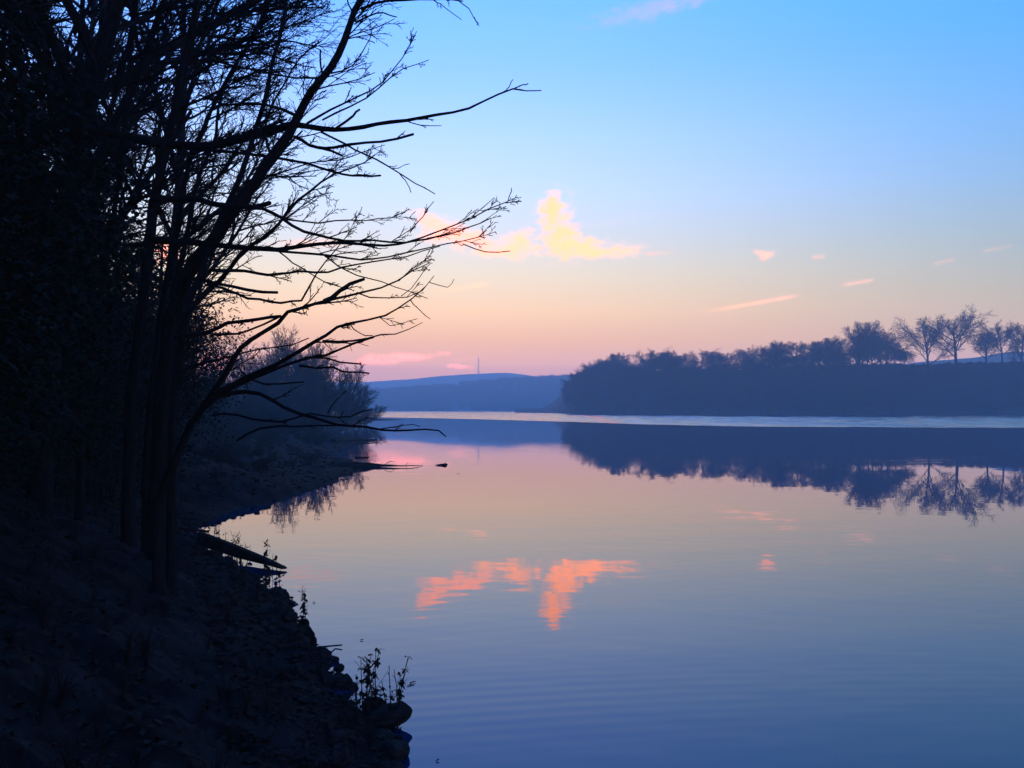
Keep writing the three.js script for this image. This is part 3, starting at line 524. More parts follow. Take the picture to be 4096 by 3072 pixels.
{ // the big leaning trunk and the limbs it carries
  const t = nearTree('tall bare tree whose thick trunk leans right across the sky'), few = { n: 3, len: 0.55 }, thin = { n: 4, len: 0.35, k2: 2 };
  limb(t, [[640, 1800], [655, 1560], [680, 1330], [715, 1190], [765, 1070], [833, 985], [876, 935], [927, 859], [970, 801], [1022, 727], [1087, 624], [1146, 553], [1184, 488], [1217, 418], [1260, 347], [1304, 293], [1347, 233], [1380, 157], [1412, 60], [1445, -10], [1480, -140], [1500, -320]], 9.2, 8.8, 100, 14, { name: 'trunk', n: 9, len: 0.8, from: 0.3, foot: true, taper: 0.85, dx: 0.4 });
  limb(t, [[330, 520], [430, 530], [560, 558], [680, 578], [800, 584], [900, 570], [1000, 545], [1100, 520], [1184, 498]], 10.5, 8.95, 40, 34, { n: 6, len: 0.7 });
  limb(t, [[1184, 498], [1280, 515], [1380, 520], [1500, 500], [1620, 480], [1750, 460], [1850, 440], [1950, 400], [2010, 370], [2060, 352], [2110, 364], [2165, 362]], 8.95, 8.1, 26, 4, { n: 1.2, len: 0.22, k1: 2, levels: 2 });
  limb(t, [[2008, 371], [2035, 345], [2052, 318]], 8.2, 8.2, 5, 3, { n: 0 }); limb(t, [[2060, 352], [2090, 342], [2112, 334]], 8.2, 8.15, 6, 4, { n: 2, len: 0.1, levels: 1 });
  limb(t, [[1180, 548], [1260, 588], [1340, 590], [1450, 572], [1560, 560], [1655, 536]], 8.9, 8.3, 15, 10, { n: 2, len: 0.3 });
  limb(t, [[1262, 588], [1320, 602], [1368, 622]], 8.8, 8.6, 13, 10, { n: 0 }); limb(t, [[1345, 512], [1398, 472], [1438, 438]], 8.8, 8.6, 12, 9, { n: 1, len: 0.2, levels: 2 });
  limb(t, [[1285, 528], [1380, 578], [1470, 620], [1560, 668], [1640, 720], [1740, 776]], 8.8, 8.0, 10, 4, { n: 2, len: 0.25, k1: 2, levels: 2 });
  limb(t, [[1598, 694], [1625, 732], [1644, 770]], 8.1, 8.1, 5, 3, { n: 0 }); limb(t, [[1570, 674], [1608, 668], [1638, 655]], 8.1, 8.0, 4, 3, { n: 0 });
  limb(t, [[1620, 482], [1670, 500], [1765, 503]], 8.5, 8.3, 6, 3, { n: 3, len: 0.15, levels: 2 });
  limb(t, [[850, 603], [980, 612], [1100, 630], [1250, 660], [1350, 690], [1430, 703], [1522, 702]], 9.2, 8.5, 15, 8, { n: 2, len: 0.3 });
  limb(t, [[1228, 494], [1304, 450], [1391, 407], [1461, 374], [1532, 325], [1570, 282], [1613, 228], [1646, 168], [1667, 125]], 8.9, 8.4, 11, 3, { n: 7, len: 0.35, dy: 0.2 });
  limb(t, [[1290, 480], [1400, 425], [1480, 385], [1540, 330], [1590, 285], [1650, 262], [1715, 240]], 8.9, 8.5, 9, 3, { n: 6, len: 0.3, dy: 0.2 });
  limb(t, [[1325, 293], [1400, 271], [1445, 217], [1477, 168], [1490, 110]], 8.8, 8.7, 8, 3, { n: 6, len: 0.3 });
  limb(t, [[1260, 360], [1320, 340], [1400, 330], [1500, 290]], 8.8, 8.9, 8, 3, { n: 8, len: 0.4 });
  limb(t, [[1443, 38], [1500, 11], [1564, 3], [1660, 1], [1780, -4], [1850, 5]], 8.8, 8.3, 14, 6, { n: 2, len: 0.3, levels: 2 });
  limb(t, [[1735, 0], [1798, 43], [1846, 79]], 8.4, 8.2, 5, 3, { n: 5, len: 0.15, levels: 2 }); limb(t, [[1828, -3], [1880, 43], [1917, 103]], 8.3, 8.2, 5, 3, { n: 4, len: 0.12, levels: 2 });
  limb(t, [[1423, 90], [1477, 60], [1526, 52], [1586, 68]], 8.8, 8.5, 9, 5, { n: 2, len: 0.15, levels: 1 }); limb(t, [[1410, 55], [1391, 0], [1370, -80]], 8.8, 8.9, 8, 5, { n: 1, len: 0.2 });
  limb(t, [[1289, 295], [1284, 245], [1281, 200]], 8.8, 8.8, 9, 7, { n: 0 });
  limb(t, [[1180, 460], [1100, 425], [1000, 415], [900, 418], [800, 380]], 9, 9.6, 14, 8, { n: 7, len: 0.5 }); limb(t, [[1290, 312], [1190, 312], [1080, 296], [1000, 275], [880, 262]], 8.9, 9.5, 10, 6, { n: 7, len: 0.5 });
  limb(t, [[1022, 727], [1120, 690], [1230, 655], [1350, 640], [1450, 610], [1540, 580]], 9, 8.6, 8, 3, { n: 8, len: 0.35 });
  limb(t, [[1040, 720], [1150, 700], [1260, 680], [1380, 665], [1480, 650]], 9, 8.8, 6, 3, { n: 7, len: 0.3 });
  limb(t, [[1087, 640], [1060, 520], [1100, 400], [1150, 320], [1180, 250], [1290, 160]], 9.4, 9.6, 12, 5, { n: 8, len: 0.45 });
  t.done();
}
{ // its slender neighbour with long level boughs
  const t = nearTree('slender bare tree with long level boughs reaching towards the bright cloud');
  limb(t, [[690, 1850], [700, 1560], [730, 1330], [753, 1213], [789, 1134], [815, 1062], [826, 1007], [870, 900], [940, 760], [985, 640], [1010, 560], [1060, 400], [1090, 250], [1130, 100], [1150, -60]], 8.6, 9.4, 46, 14, { name: 'trunk', n: 9, len: 0.7, from: 0.25, foot: true, dx: 0.4 });
  limb(t, [[608, 794], [717, 794], [789, 799], [844, 812], [927, 825], [1006, 827], [1079, 812]], 9.2, 8.4, 30, 19, { n: 3, len: 0.4 });
  limb(t, [[1006, 830], [1064, 841], [1133, 877], [1198, 917], [1296, 946], [1395, 963], [1490, 963], [1585, 972], [1654, 959], [1743, 928], [1844, 890], [1908, 858], [1971, 833], [2028, 808], [2085, 804]], 8.5, 7.4, 16, 3.5, { n: 4, len: 0.4, dx: 0.5, dy: 0.15, k1: 4, k2: 2 });
  limb(t, [[2022, 812], [2038, 786], [2047, 758]], 7.5, 7.5, 4, 3, { n: 5, len: 0.08, levels: 1 }); limb(t, [[1889, 865], [1933, 827], [1972, 794], [2000, 812]], 7.6, 7.5, 4, 2.5, { n: 3, len: 0.1, levels: 1 });
  limb(t, [[608, 960], [688, 964], [807, 975], [876, 982], [988, 989], [1115, 1000], [1187, 989], [1296, 976], [1382, 972], [1458, 978], [1553, 980], [1700, 955], [1800, 935], [1900, 900], [1965, 872]], 9.0, 7.5, 34, 3.5, { n: 4, len: 0.42, dx: 0.5, dy: 0.12, k1: 4, k2: 2, taper: 0.65 });
  limb(t, [[1115, 1004], [1223, 1015], [1300, 1018], [1395, 1035], [1509, 1035], [1585, 1023], [1680, 997], [1794, 972], [1901, 953], [1946, 921]], 8.6, 7.6, 12, 3.5, { n: 5, len: 0.4, dx: 0.6, dy: 0.1, k1: 4, k2: 2 });
  limb(t, [[1850, 975], [1910, 998], [1965, 1010], [2040, 1004]], 7.7, 7.5, 5, 4, { n: 1, len: 0.1, levels: 1 });
  limb(t, [[1300, 1023], [1363, 1067], [1458, 1111], [1553, 1137], [1642, 1168], [1711, 1194]], 8.4, 7.9, 8, 3, { n: 3, len: 0.25, k1: 2 });
  limb(t, [[740, 1260], [825, 1170], [883, 1116], [927, 1062], [981, 1000], [1006, 982], [1086, 931], [1137, 866], [1187, 808], [1260, 747], [1330, 700], [1450, 655], [1500, 620]], 8.7, 8.3, 26, 4, { n: 6, len: 0.45 });
  limb(t, [[870, 1130], [950, 1040], [1030, 965], [1100, 905], [1160, 860], [1260, 790], [1330, 770]], 8.8, 8.3, 12, 3, { n: 6, len: 0.4 });
  limb(t, [[1137, 877], [1250, 892], [1350, 880], [1470, 880], [1560, 870], [1620, 850]], 8.4, 7.9, 8, 3, { n: 6, len: 0.35, dy: 0.2 });
  limb(t, [[1420, 880], [1440, 850], [1448, 828]], 8.1, 8.0, 4, 3, { n: 1, len: 0.1, levels: 1 }); limb(t, [[1640, 930], [1690, 870], [1735, 806]], 7.9, 7.7, 5, 3, { n: 4, len: 0.15, levels: 2 });
  limb(t, [[844, 1080], [934, 1083], [1024, 1091], [1079, 1101], [1151, 1091], [1223, 1087], [1296, 1095], [1363, 1073], [1446, 1054], [1540, 1040], [1640, 1020], [1760, 985]], 8.9, 8.0, 16, 3.5, { n: 4, len: 0.35, dx: 0.4 });
  limb(t, [[1120, 1010], [1170, 1050], [1240, 1090], [1310, 1130], [1370, 1150]], 8.6, 8.3, 7, 4, { n: 2, len: 0.2 });
  limb(t, [[735, 1109], [825, 1123], [880, 1138], [970, 1156], [1035, 1170], [1111, 1170]], 8.9, 8.5, 14, 12, { n: 2, len: 0.25 });
  limb(t, [[825, 1138], [905, 1159], [981, 1192], [1042, 1199], [1122, 1210], [1205, 1203]], 8.9, 8.5, 12, 9, { n: 2, len: 0.25 });
  limb(t, [[1205, 1203], [1240, 1140], [1290, 1060], [1360, 980], [1420, 900]], 8.4, 8.3, 9, 3, { n: 4, len: 0.3 });
  t.done();
}
{ // the low one that hangs over the water
  const t = nearTree('low spreading bare tree whose boughs fan out and droop over the water');
  limb(t, [[640, 2000], [699, 1846], [749, 1722], [798, 1648], [868, 1548], [933, 1439], [972, 1384], [1047, 1334], [1112, 1290], [1156, 1245], [1221, 1230], [1320, 1202], [1427, 1175], [1509, 1156], [1585, 1130], [1642, 1092], [1718, 1052]], 8.4, 7.2, 62, 4, { name: 'trunk', n: 3, len: 0.4, from: 0.35, foot: true, dx: 0.5, taper: 0.6 });
  limb(t, [[1300, 1206], [1345, 1180], [1395, 1137], [1458, 1116]], 7.7, 7.5, 24, 13, { n: 2, len: 0.2 });
  limb(t, [[1427, 1170], [1509, 1194], [1604, 1190], [1680, 1168], [1718, 1130], [1737, 1103]], 7.5, 7.2, 7, 3, { n: 3, len: 0.2, levels: 2 });
  limb(t, [[1718, 1130], [1787, 1149], [1816, 1116]], 7.2, 7.1, 4, 2.5, { n: 1, len: 0.08, levels: 1 });
  limb(t, [[1604, 1185], [1640, 1160], [1700, 1075], [1722, 1055]], 7.3, 7.2, 4, 2.5, { n: 3, len: 0.15, levels: 2 });
  limb(t, [[850, 1590], [878, 1568], [997, 1508], [1097, 1463], [1186, 1414], [1246, 1374], [1296, 1344], [1345, 1309], [1395, 1294], [1475, 1280], [1544, 1260], [1600, 1230], [1654, 1187], [1705, 1143]], 8.1, 7.1, 28, 4, { n: 2, len: 0.3, dx: 0.4, levels: 2, from: 0.3 });
  limb(t, [[1642, 1200], [1680, 1244], [1721, 1276]], 7.2, 7.1, 5, 3, { n: 1, len: 0.08, levels: 1 });
  limb(t, [[1291, 1364], [1355, 1369], [1385, 1359], [1435, 1364], [1490, 1344], [1544, 1339], [1620, 1325], [1690, 1290]], 7.6, 7.1, 11, 3, { n: 2, len: 0.2, levels: 2 });
  limb(t, [[1400, 1296], [1440, 1335], [1490, 1342]], 7.5, 7.3, 5, 4, { n: 0 }); limb(t, [[1520, 1270], [1560, 1300], [1620, 1290], [1670, 1275]], 7.3, 7.1, 4, 2.5, { n: 5, len: 0.18, levels: 2 });
  limb(t, [[883, 1578], [997, 1518], [1122, 1468], [1221, 1434], [1320, 1414], [1395, 1379], [1445, 1364], [1495, 1349]], 8.1, 7.4, 18, 8, { n: 1.5, len: 0.2, levels: 2, from: 0.3 });
  limb(t, [[1221, 1430], [1296, 1434], [1370, 1449], [1445, 1456]], 7.7, 7.4, 9, 7, { n: 1, len: 0.1, levels: 1 });
  limb(t, [[1196, 1462], [1271, 1471], [1335, 1471], [1385, 1488], [1475, 1493]], 7.8, 7.4, 10, 7, { n: 1, len: 0.1, levels: 1 });
  limb(t, [[938, 1424], [1022, 1399], [1122, 1389], [1196, 1369], [1236, 1352]], 8.0, 7.8, 8, 5, { n: 3, len: 0.2, levels: 2 });
  limb(t, [[699, 1349], [798, 1339], [858, 1319], [923, 1290], [1022, 1280], [1122, 1265]], 8.6, 7.8, 18, 13, { n: 2, len: 0.25 }); limb(t, [[848, 1339], [948, 1334], [1022, 1314], [1112, 1270]], 8.3, 7.8, 11, 9, { n: 1, len: 0.2 });
  limb(t, [[699, 1498], [773, 1464], [848, 1444], [933, 1424]], 8.6, 8.0, 11, 8, { n: 3, len: 0.2 });
  limb(t, [[960, 1480], [990, 1500], [1020, 1530], [1120, 1535], [1215, 1528]], 7.9, 7.6, 9, 6, { n: 1, len: 0.15, levels: 1 });
  limb(t, [[820, 1630], [878, 1583], [933, 1573], [997, 1570], [1072, 1588], [1122, 1623], [1196, 1652], [1271, 1677], [1345, 1697], [1445, 1707], [1525, 1718], [1607, 1722], [1742, 1722], [1783, 1746]], 8.1, 6.8, 20, 5, { n: 2, len: 0.22, levels: 2, from: 0.3 });
  limb(t, [[1519, 1716], [1580, 1704], [1641, 1698], [1680, 1706]], 7.0, 6.9, 5, 3, { n: 3, len: 0.1, levels: 1 });
  limb(t, [[848, 1662], [923, 1657], [1022, 1675], [1146, 1685], [1221, 1657], [1296, 1662], [1370, 1672], [1435, 1652], [1487, 1638]], 8.0, 7.2, 11, 5, { n: 3, len: 0.2, levels: 2 });
  limb(t, [[948, 1762], [1022, 1722], [1097, 1707], [1196, 1705], [1345, 1702]], 8.0, 7.4, 10, 6, { n: 1, len: 0.2, levels: 1 }); limb(t, [[1310, 1655], [1330, 1620], [1385, 1560]], 7.3, 7.2, 5, 2.5, { n: 2, len: 0.1, levels: 1 });
  t.done();
}
{ // uprights further left
  const t = nearTree('straight dark tree standing left of the leaning trunk, top out of view');
  limb(t, [[520, 1700], [560, 1300], [590, 1050], [600, 960], [610, 850], [640, 700], [660, 600], [690, 480], [720, 330], [750, 200], [780, 60], [800, -80], [830, -250]], 10.2, 10.4, 60, 30, { name: 'trunk', n: 9, len: 1.0, from: 0.15, foot: true, dx: 0.5 });
  for (const [a, b, c, e] of [[700, 440, 1080, 250], [740, 240, 1180, 60], [760, 130, 1100, -30], [640, 700, 900, 590], [720, 330, 1000, 130], [620, 820, 900, 730], [775, 60, 1250, 20], [740, 210, 1000, 190]]) limb(t, [[a, b], [lerp(a, c, 0.35), lerp(b, e, 0.28)], [lerp(a, c, 0.7), lerp(b, e, 0.65)], [c, e]], 10.3, 9.9, 14, 4, { n: 15, len: 0.7, dx: 0.3, dy: 0.1 });
  t.done();
  const u = nearTree('thin twin-stemmed tree in the upper left, crossed by a heavy level bough');
  limb(u, [[330, 1500], [370, 900], [430, 500], [470, 350], [500, 240], [530, 120], [545, 0], [560, -150]], 11, 11.2, 40, 16, { name: 'trunk', n: 9, len: 0.9, from: 0.3, foot: true, dx: 0.4 });
  limb(u, [[400, 1200], [480, 700], [500, 520], [515, 330], [525, 200], [530, 60], [540, -100]], 11.0, 11.6, 26, 12, { name: 'trunk', n: 8, len: 0.9, from: 0.3, dx: 0.4 });
  for (const [a, b, c, e] of [[470, 350, 860, 180], [500, 240, 900, 40], [520, 140, 800, 60], [440, 470, 700, 400], [520, 60, 960, -20], [350, 480, 60, 300], [470, 340, 200, 260]]) limb(u, [[a, b], [lerp(a, c, 0.35), lerp(b, e, 0.25)], [c, e]], 11.1, 10.8, 15, 4, { n: 15, len: 0.7, dx: 0.25 });
  limb(u, [[250, 508], [330, 518], [430, 530]], 11, 10.5, 34, 40, { n: 4, len: 0.5 });
  u.done();
  const w = nearTree('dark upright stems between the straight tree and the leaning trunk');
  limb(w, [[590, 1800], [640, 1300], [690, 1000], [720, 850], [760, 640], [830, 480], [900, 330], [1000, 160], [1080, 0], [1120, -120]], 9.8, 10.2, 40, 10, { name: 'trunk', n: 9, len: 0.8, from: 0.3, foot: true, dx: 0.4 });
  limb(w, [[620, 1700], [700, 1150], [745, 950], [770, 830], [790, 720], [860, 560], [880, 400], [960, 230]], 9.6, 9.8, 34, 8, { name: 'trunk', n: 9, len: 0.7, from: 0.35, dx: 0.4 });
  for (const [a, b, c, e] of [[760, 640, 1060, 480], [900, 330, 1280, 180], [830, 480, 1100, 330], [1000, 160, 1330, 40], [690, 1000, 860, 900], [1060, 40, 1290, 30], [960, 230, 1230, 120], [745, 950, 900, 830]]) limb(w, [[a, b], [lerp(a, c, 0.35), lerp(b, e, 0.3)], [c, e]], 10, 9.6, 10, 3, { n: 16, len: 0.6, dx: 0.3 });
  w.done();
}
// — the trees and evergreen growth of the dark bank behind them —
const bankTree = (seed, h, extra = {}) => growTree({ height: h, radius: h * 0.014, levels: 4, kids: [17, 10, 7, 4], from: [0.18, 0.2, 0.2, 0.2], seg: [9, 7, 5, 3], bend: [0.12, 0.26, 0.4, 0.5], up: [0.02, 0.03, 0.05, 0.04], lean: [0.02, 0, 0], angle: [[0.5, 1.1], [0.4, 0.9], [0.4, 1.0], [0.4, 1]], ratio: [[0.3, 0.5], [0.35, 0.55], [0.35, 0.55], [0.4, 0.6]], thin: [0.42, 0.5, 0.55, 0.6], min: 0.0032, sides: 8, ...extra }, seed);
const bankVariants = [bankTree(201, 11), bankTree(202, 10), bankTree(203, 12)];
[[-5.4, -11.5, 0, 1, 'bare tree on the steep bank just behind the straight dark tree'], [-7.2, -13.5, 1, 1, 'bare tree high on the dark bank in the upper left'], [-6.0, -9.0, 2, 0.9, 'bare tree at the left edge of the view, nearest the camera'], [-8.0, -17, 0, 1.1, 'bare tree behind the twin-stemmed tree'], [-10.5, -18, 2, 1.1, 'bare tree far up the dark bank at the left edge'], [-7.4, -21, 1, 1.05, 'bare tree at the back of the left thicket'], [-11.5, -25, 0, 1.1, 'tall bare tree deepest in the left thicket'], [-6.9, -15.6, 2, 0.8, 'smaller bare tree close behind the straight dark tree']].forEach(([x, z, v, s, label], n) => {
  const o = treeThing('bank_tree', label, 'bare trees of the dark left bank', bankVariants[v], M.twig); o.position.set(x, bankHeight(x, z), z); o.scale.setScalar(s); o.rotation.y = n * 2.3; });
function bushGeo(seed, n) {
  const T = new Tubes(), S = new Tubes(), R = rng(seed), lobes = []; for (let k = 0; k < 9; k++) { const a = R() * 6.28, q = Math.sqrt(R()) * 0.62; lobes.push([Math.cos(a) * q, 0.35 + R() * 0.95, Math.sin(a) * q, 0.3 + R() * 0.24]); }
  for (let k = 0; k < n; k++) {
    const l = lobes[Math.floor(R() * lobes.length)], u = R() * 2 - 1, a = R() * 6.28, q = Math.cbrt(0.25 + 0.75 * R()) * l[3] * (0.85 + 0.3 * R()), s = Math.sqrt(1 - u * u), c = [l[0] + s * Math.cos(a) * q, Math.max(0.02, l[1] + u * q), l[2] + s * Math.sin(a) * q];
    const b = R() * 6.28, e = (R() - 0.5) * 2, A = [Math.cos(b) * 0.019, e * 0.014, Math.sin(b) * 0.019], B = [-Math.sin(b) * 0.011, 0.006 * (R() - 0.5), Math.cos(b) * 0.011]; T.quad(c, A, B);
  }
  for (const l of lobes) grow(() => S, [l[0] * 0.1, -0.08, l[2] * 0.1], [l[0] * 0.7, l[1], l[2] * 0.7].map((v) => v / Math.hypot(l[0] * 0.7, l[1], l[2] * 0.7)), l[1] * 1.1, 0.014, 1, { levels: 2, seg: [0, 5, 4], bend: [0, 0.3, 0.4], up: [0, 0.1], angle: [[0, 0], [0.4, 1]], ratio: [[0, 0], [0.3, 0.5]], thin: [0, 0.6], min: 0.003, kids: [0, 8], from: [0, 0.3] }, R);
  return { leaves: T.geometry(), stems: S.geometry() };
}
const bushes = [bushGeo(301, 17000), bushGeo(302, 17000), bushGeo(303, 17000)];
const spots = [[-4.6, -8.2, 2.0, 2.4], [-5.9, -10.6, 2.3, 2.8], [-6.0, -12.9, 1.7, 2.0], [-7.2, -12.8, 2.6, 3.2], [-6.3, -15.4, 2.2, 2.6], [-8.4, -16.4, 2.6, 3.4], [-7.6, -19.6, 2.4, 3.0], [-9.9, -20.5, 2.8, 3.6], [-9.2, -25, 2.6, 3.2], [-12.0, -25, 3.0, 4.2], [-11.6, -31, 2.8, 3.4], [-14.5, -33, 3.2, 4.2], [-5.4, -7.4, 2.2, 3.4], [-7.0, -10.4, 2.6, 3.8], [-16, -42, 3.4, 3.6], [-9.0, -13.5, 2.8, 4.2], [-4.0, -5.6, 1.5, 1.9]];
spots.forEach(([x, z, w, h], n) => {
  const order = ['nearest the camera', 'above the plank', 'at the water end', 'under the twin-stemmed tree', 'behind the leaning trunk'], o = thing('evergreen_bush', 'dense dark evergreen bush in the black thicket of the left bank', 'bush', 'evergreen bushes of the left bank'), g = bushes[n % 3];
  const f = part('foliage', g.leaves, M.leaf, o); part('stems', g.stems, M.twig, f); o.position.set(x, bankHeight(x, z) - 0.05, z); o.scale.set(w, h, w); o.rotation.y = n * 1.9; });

// ivy-clad trees added over and behind the camera, keeping sky off the near bank
{
  const trunkGeo = (h) => { const T = new Tubes(), R = rng(700); grow(() => T, [0, -0.3, 0], [0.05, 1, 0], h, 0.2, 0, { levels: 1, seg: [7, 5], bend: [0.1, 0.3], up: [0, 0.05], angle: [[0.5, 0.9]], ratio: [[0.3, 0.45]], thin: [0.4], min: 0.02, kids: [9], from: [0.45], sides: 9 }, R); return T.geometry(); };
  [[-4.2, 1.5, 'over the bank left of the camera'], [-6.6, -3.6, 'on the bank out of view to the left'], [-2.6, 6.5, 'behind the camera on the bank'], [-8.5, 2.5, 'up the slope behind the camera'], [-7.5, -7.2, 'high on the bank at the left edge of the view'], [-0.8, 11.5, 'far behind the camera by the shore'], [-6.2, 8, 'up the slope far behind the camera']].forEach(([x, z, where], n) => {
    const o = thing('added_shade_tree', 'dark ivy-clad tree added for shade ' + where, 'tree', 'ivy-clad trees added to shade the near bank'), h = 9 + (n % 3), y = bankHeight(x, z);
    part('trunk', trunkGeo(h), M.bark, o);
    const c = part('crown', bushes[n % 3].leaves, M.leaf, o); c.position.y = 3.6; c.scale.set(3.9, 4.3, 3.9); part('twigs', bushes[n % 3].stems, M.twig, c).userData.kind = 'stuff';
    o.position.set(x, y, z); o.rotation.y = n * 1.3;
  });
}

// ───────────────────────── the water's edge ─────────────────────────
function stoneGeo(seed) { const g = new THREE.IcosahedronGeometry(1, 3), p = g.attributes.position, s = seed * 7.7; for (let i = 0; i < p.count; i++) { const x = p.getX(i), y = p.getY(i), z = p.getZ(i), k = 0.7 + 0.5 * fbm(x * 1.1 + s + z * 0.6, y * 1.3 + z - s, 3) + 0.22 * Math.abs(2 * noise(x * 2.3 + s, y * 2.6 + z * 2.1) - 1) + 0.06 * noise(x * 6 + s, y * 6 + z * 5); p.setXYZ(i, x * k, y * k * 0.72, z * k); } g.computeVertexNormals(); return g; }
const stones = [1, 2, 3, 4, 5].map(stoneGeo);
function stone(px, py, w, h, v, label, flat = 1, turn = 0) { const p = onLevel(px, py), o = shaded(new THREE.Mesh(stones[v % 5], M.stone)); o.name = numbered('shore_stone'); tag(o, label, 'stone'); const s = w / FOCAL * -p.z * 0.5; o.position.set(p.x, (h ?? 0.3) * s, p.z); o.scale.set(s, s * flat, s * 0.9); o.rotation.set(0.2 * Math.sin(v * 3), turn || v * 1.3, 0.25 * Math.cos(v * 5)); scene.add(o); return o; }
stone(1545, 2908, 200, 0.4, 0, 'large jutting rock at the water edge below the weeds', 0.6); stone(1570, 3026, 150, 0.3, 1, 'jutting rock lowest in the picture at the water edge', 0.7); stone(1590, 2966, 46, 0.4, 2, 'small flat stone between the two jutting rocks');
stone(1356, 2690, 44, 0.8, 3, 'small round stone standing clear in the shallows'); stone(1288, 2632, 80, 0.3, 4, 'flat pointed stone beside the forked stick'); stone(1362, 2745, 90, 0.3, 0, 'rounded boulder just below the small round stone'); stone(1240, 2575, 60, 0.3, 1, 'dark lump of stone at the foot of the forked stick'); stone(1215, 2498, 44, 0.3, 2, 'stone on the shore above the forked stick'); stone(1100, 2390, 80, 0.3, 3, 'broad stone under the leafy weed by the plank');
{
  const R = rng(88), near = shore.slice(4, 18); let n = 0;
  for (let k = 0; k < near.length - 1; k++) { const a = near[k], b = near[k + 1], L = Math.hypot(b[0] - a[0], b[1] - a[1]), m = Math.ceil(L * 5); for (let q = 0; q < m; q++) { const t = R(), x = lerp(a[0], b[0], t) - (R() - 0.25) * 0.45, z = lerp(a[1], b[1], t) + (R() - 0.5) * 0.2, s = 0.03 + 0.09 * R() * R(), o = shaded(new THREE.Mesh(stones[n % 5], M.stone)); o.name = numbered('shore_stone'); tag(o, 'dark stone in the rough line along the near water edge', 'stone', 'stones along the near water edge'); o.position.set(x, Math.max(-0.02, bankHeight(x, z)) + s * 0.25, z); o.scale.setScalar(s); o.rotation.set(R(), R() * 6, R()); scene.add(o); n++; } }
}
// broken plank sticking out over the water
{
  const tip = onLevel(1136, 2272, 0.03), root = at(800, 2150, 13.9), d = tip.clone().sub(root), L = d.length(), sh = new THREE.Shape([[0, -0.09], [L * 0.5, -0.07], [L * 0.84, -0.022], [L, -0.004], [L, 0.004], [L * 0.8, 0.034], [L * 0.4, 0.06], [0, 0.07]].map(([x, y]) => new THREE.Vector2(x, y)));
  const g = new THREE.ExtrudeGeometry(sh, { depth: 0.07, bevelEnabled: true, bevelThickness: 0.008, bevelSize: 0.008, bevelSegments: 1, steps: 1 }); g.translate(0, 0, -0.035);
  const o = tag(shaded(new THREE.Mesh(g, M.wood)), 'pointed broken plank jutting from the bank to the water surface', 'plank'); o.name = 'broken_plank'; o.position.copy(root); o.quaternion.setFromUnitVectors(new THREE.Vector3(1, 0, 0), d.normalize()); scene.add(o);
}
function stick(name, label, category, pts, w, mat = M.wood, group) { const T = new Tubes(); for (const [p, r] of pts) { const c = smooth(p), n = Math.max(4, p.length * 4), P = c.getSpacedPoints(n), R = rng(p.length * 13 + Math.round(p[0].x * 100)); T.tube(P.flatMap((v) => [v.x, v.y, v.z]), P.map((_, i) => lerp(r[0], r[1], i / n) * (0.88 + 0.24 * R())), 6); } const o = tag(shaded(new THREE.Mesh(T.geometry(), mat)), label, category, group); o.name = numbered(name); scene.add(o); return o; }
const V = (x, y, z) => new THREE.Vector3(x, y, z);
{ const a = onLevel(1230, 2590, 0.16), b = onLevel(1345, 2582, 0.012), c = onLevel(1368, 2580, 0.02); stick('forked_stick', 'thin bent stick dipping into the water beside the shore stones', 'stick', [[[onLevel(1200, 2580, 0.12), a, b, c], [0.006, 0.007]]]); }
{ const y = 0.05, p = [onLevel(1330, 1862, y), onLevel(1430, 1858, y), onLevel(1530, 1862, y), onLevel(1602, 1863, y)]; stick('drift_log', 'long dark log lying out into the water from the gravel spit', 'log', [[p, [0.15, 0.02]], [[onLevel(1330, 1868, 0.02), onLevel(1440, 1866, 0.06), onLevel(1520, 1866, 0.02)], [0.12, 0.03]], [[onLevel(1540, 1858, 0.1), onLevel(1560, 1846, 0.18), onLevel(1580, 1848, 0.12)], [0.012, 0.005]], [[onLevel(1602, 1864, 0.04), onLevel(1640, 1862, 0.05), onLevel(1690, 1861, 0.02)], [0.02, 0.008]], [[onLevel(1625, 1862, 0.02), onLevel(1630, 1850, 0.12)], [0.012, 0.005]]]); }
{ const y = 0.02, p = [onLevel(1742, 1860, y), onLevel(1765, 1859, y), onLevel(1782, 1858, 0.03)]; stick('floating_log', 'short piece of wood floating beyond the end of the long log', 'log', [[p, [0.012, 0.055]], [[p[2], onLevel(1790, 1857, 0.0)], [0.05, 0.012]]]); }
{ const y = 0.1, p = [onLevel(1330, 1770, y), onLevel(1420, 1762, y), onLevel(1512, 1758, y)]; stick('drift_log', 'dark log on the farther spit, pointing out into the lake', 'log', [[p, [0.22, 0.03]]]); }
{ const p = [onLevel(1420, 1832, 0.15), onLevel(1462, 1831, 0.16), onLevel(1472, 1829, 0.16)]; stick('drift_stick', 'short dark stick just above the long log on the spit', 'stick', [[p, [0.05, 0.04]]]); }
stick('fallen_branch', 'long fallen branch lying on the dark near bank above the plank', 'branch', [[[V(-5.3, bankHeight(-5.3, -13) + 0.15, -13.0), V(-4.7, bankHeight(-4.7, -13.4) + 0.2, -13.4), V(-4.15, 0.32, -13.8)], [0.03, 0.02]]]);
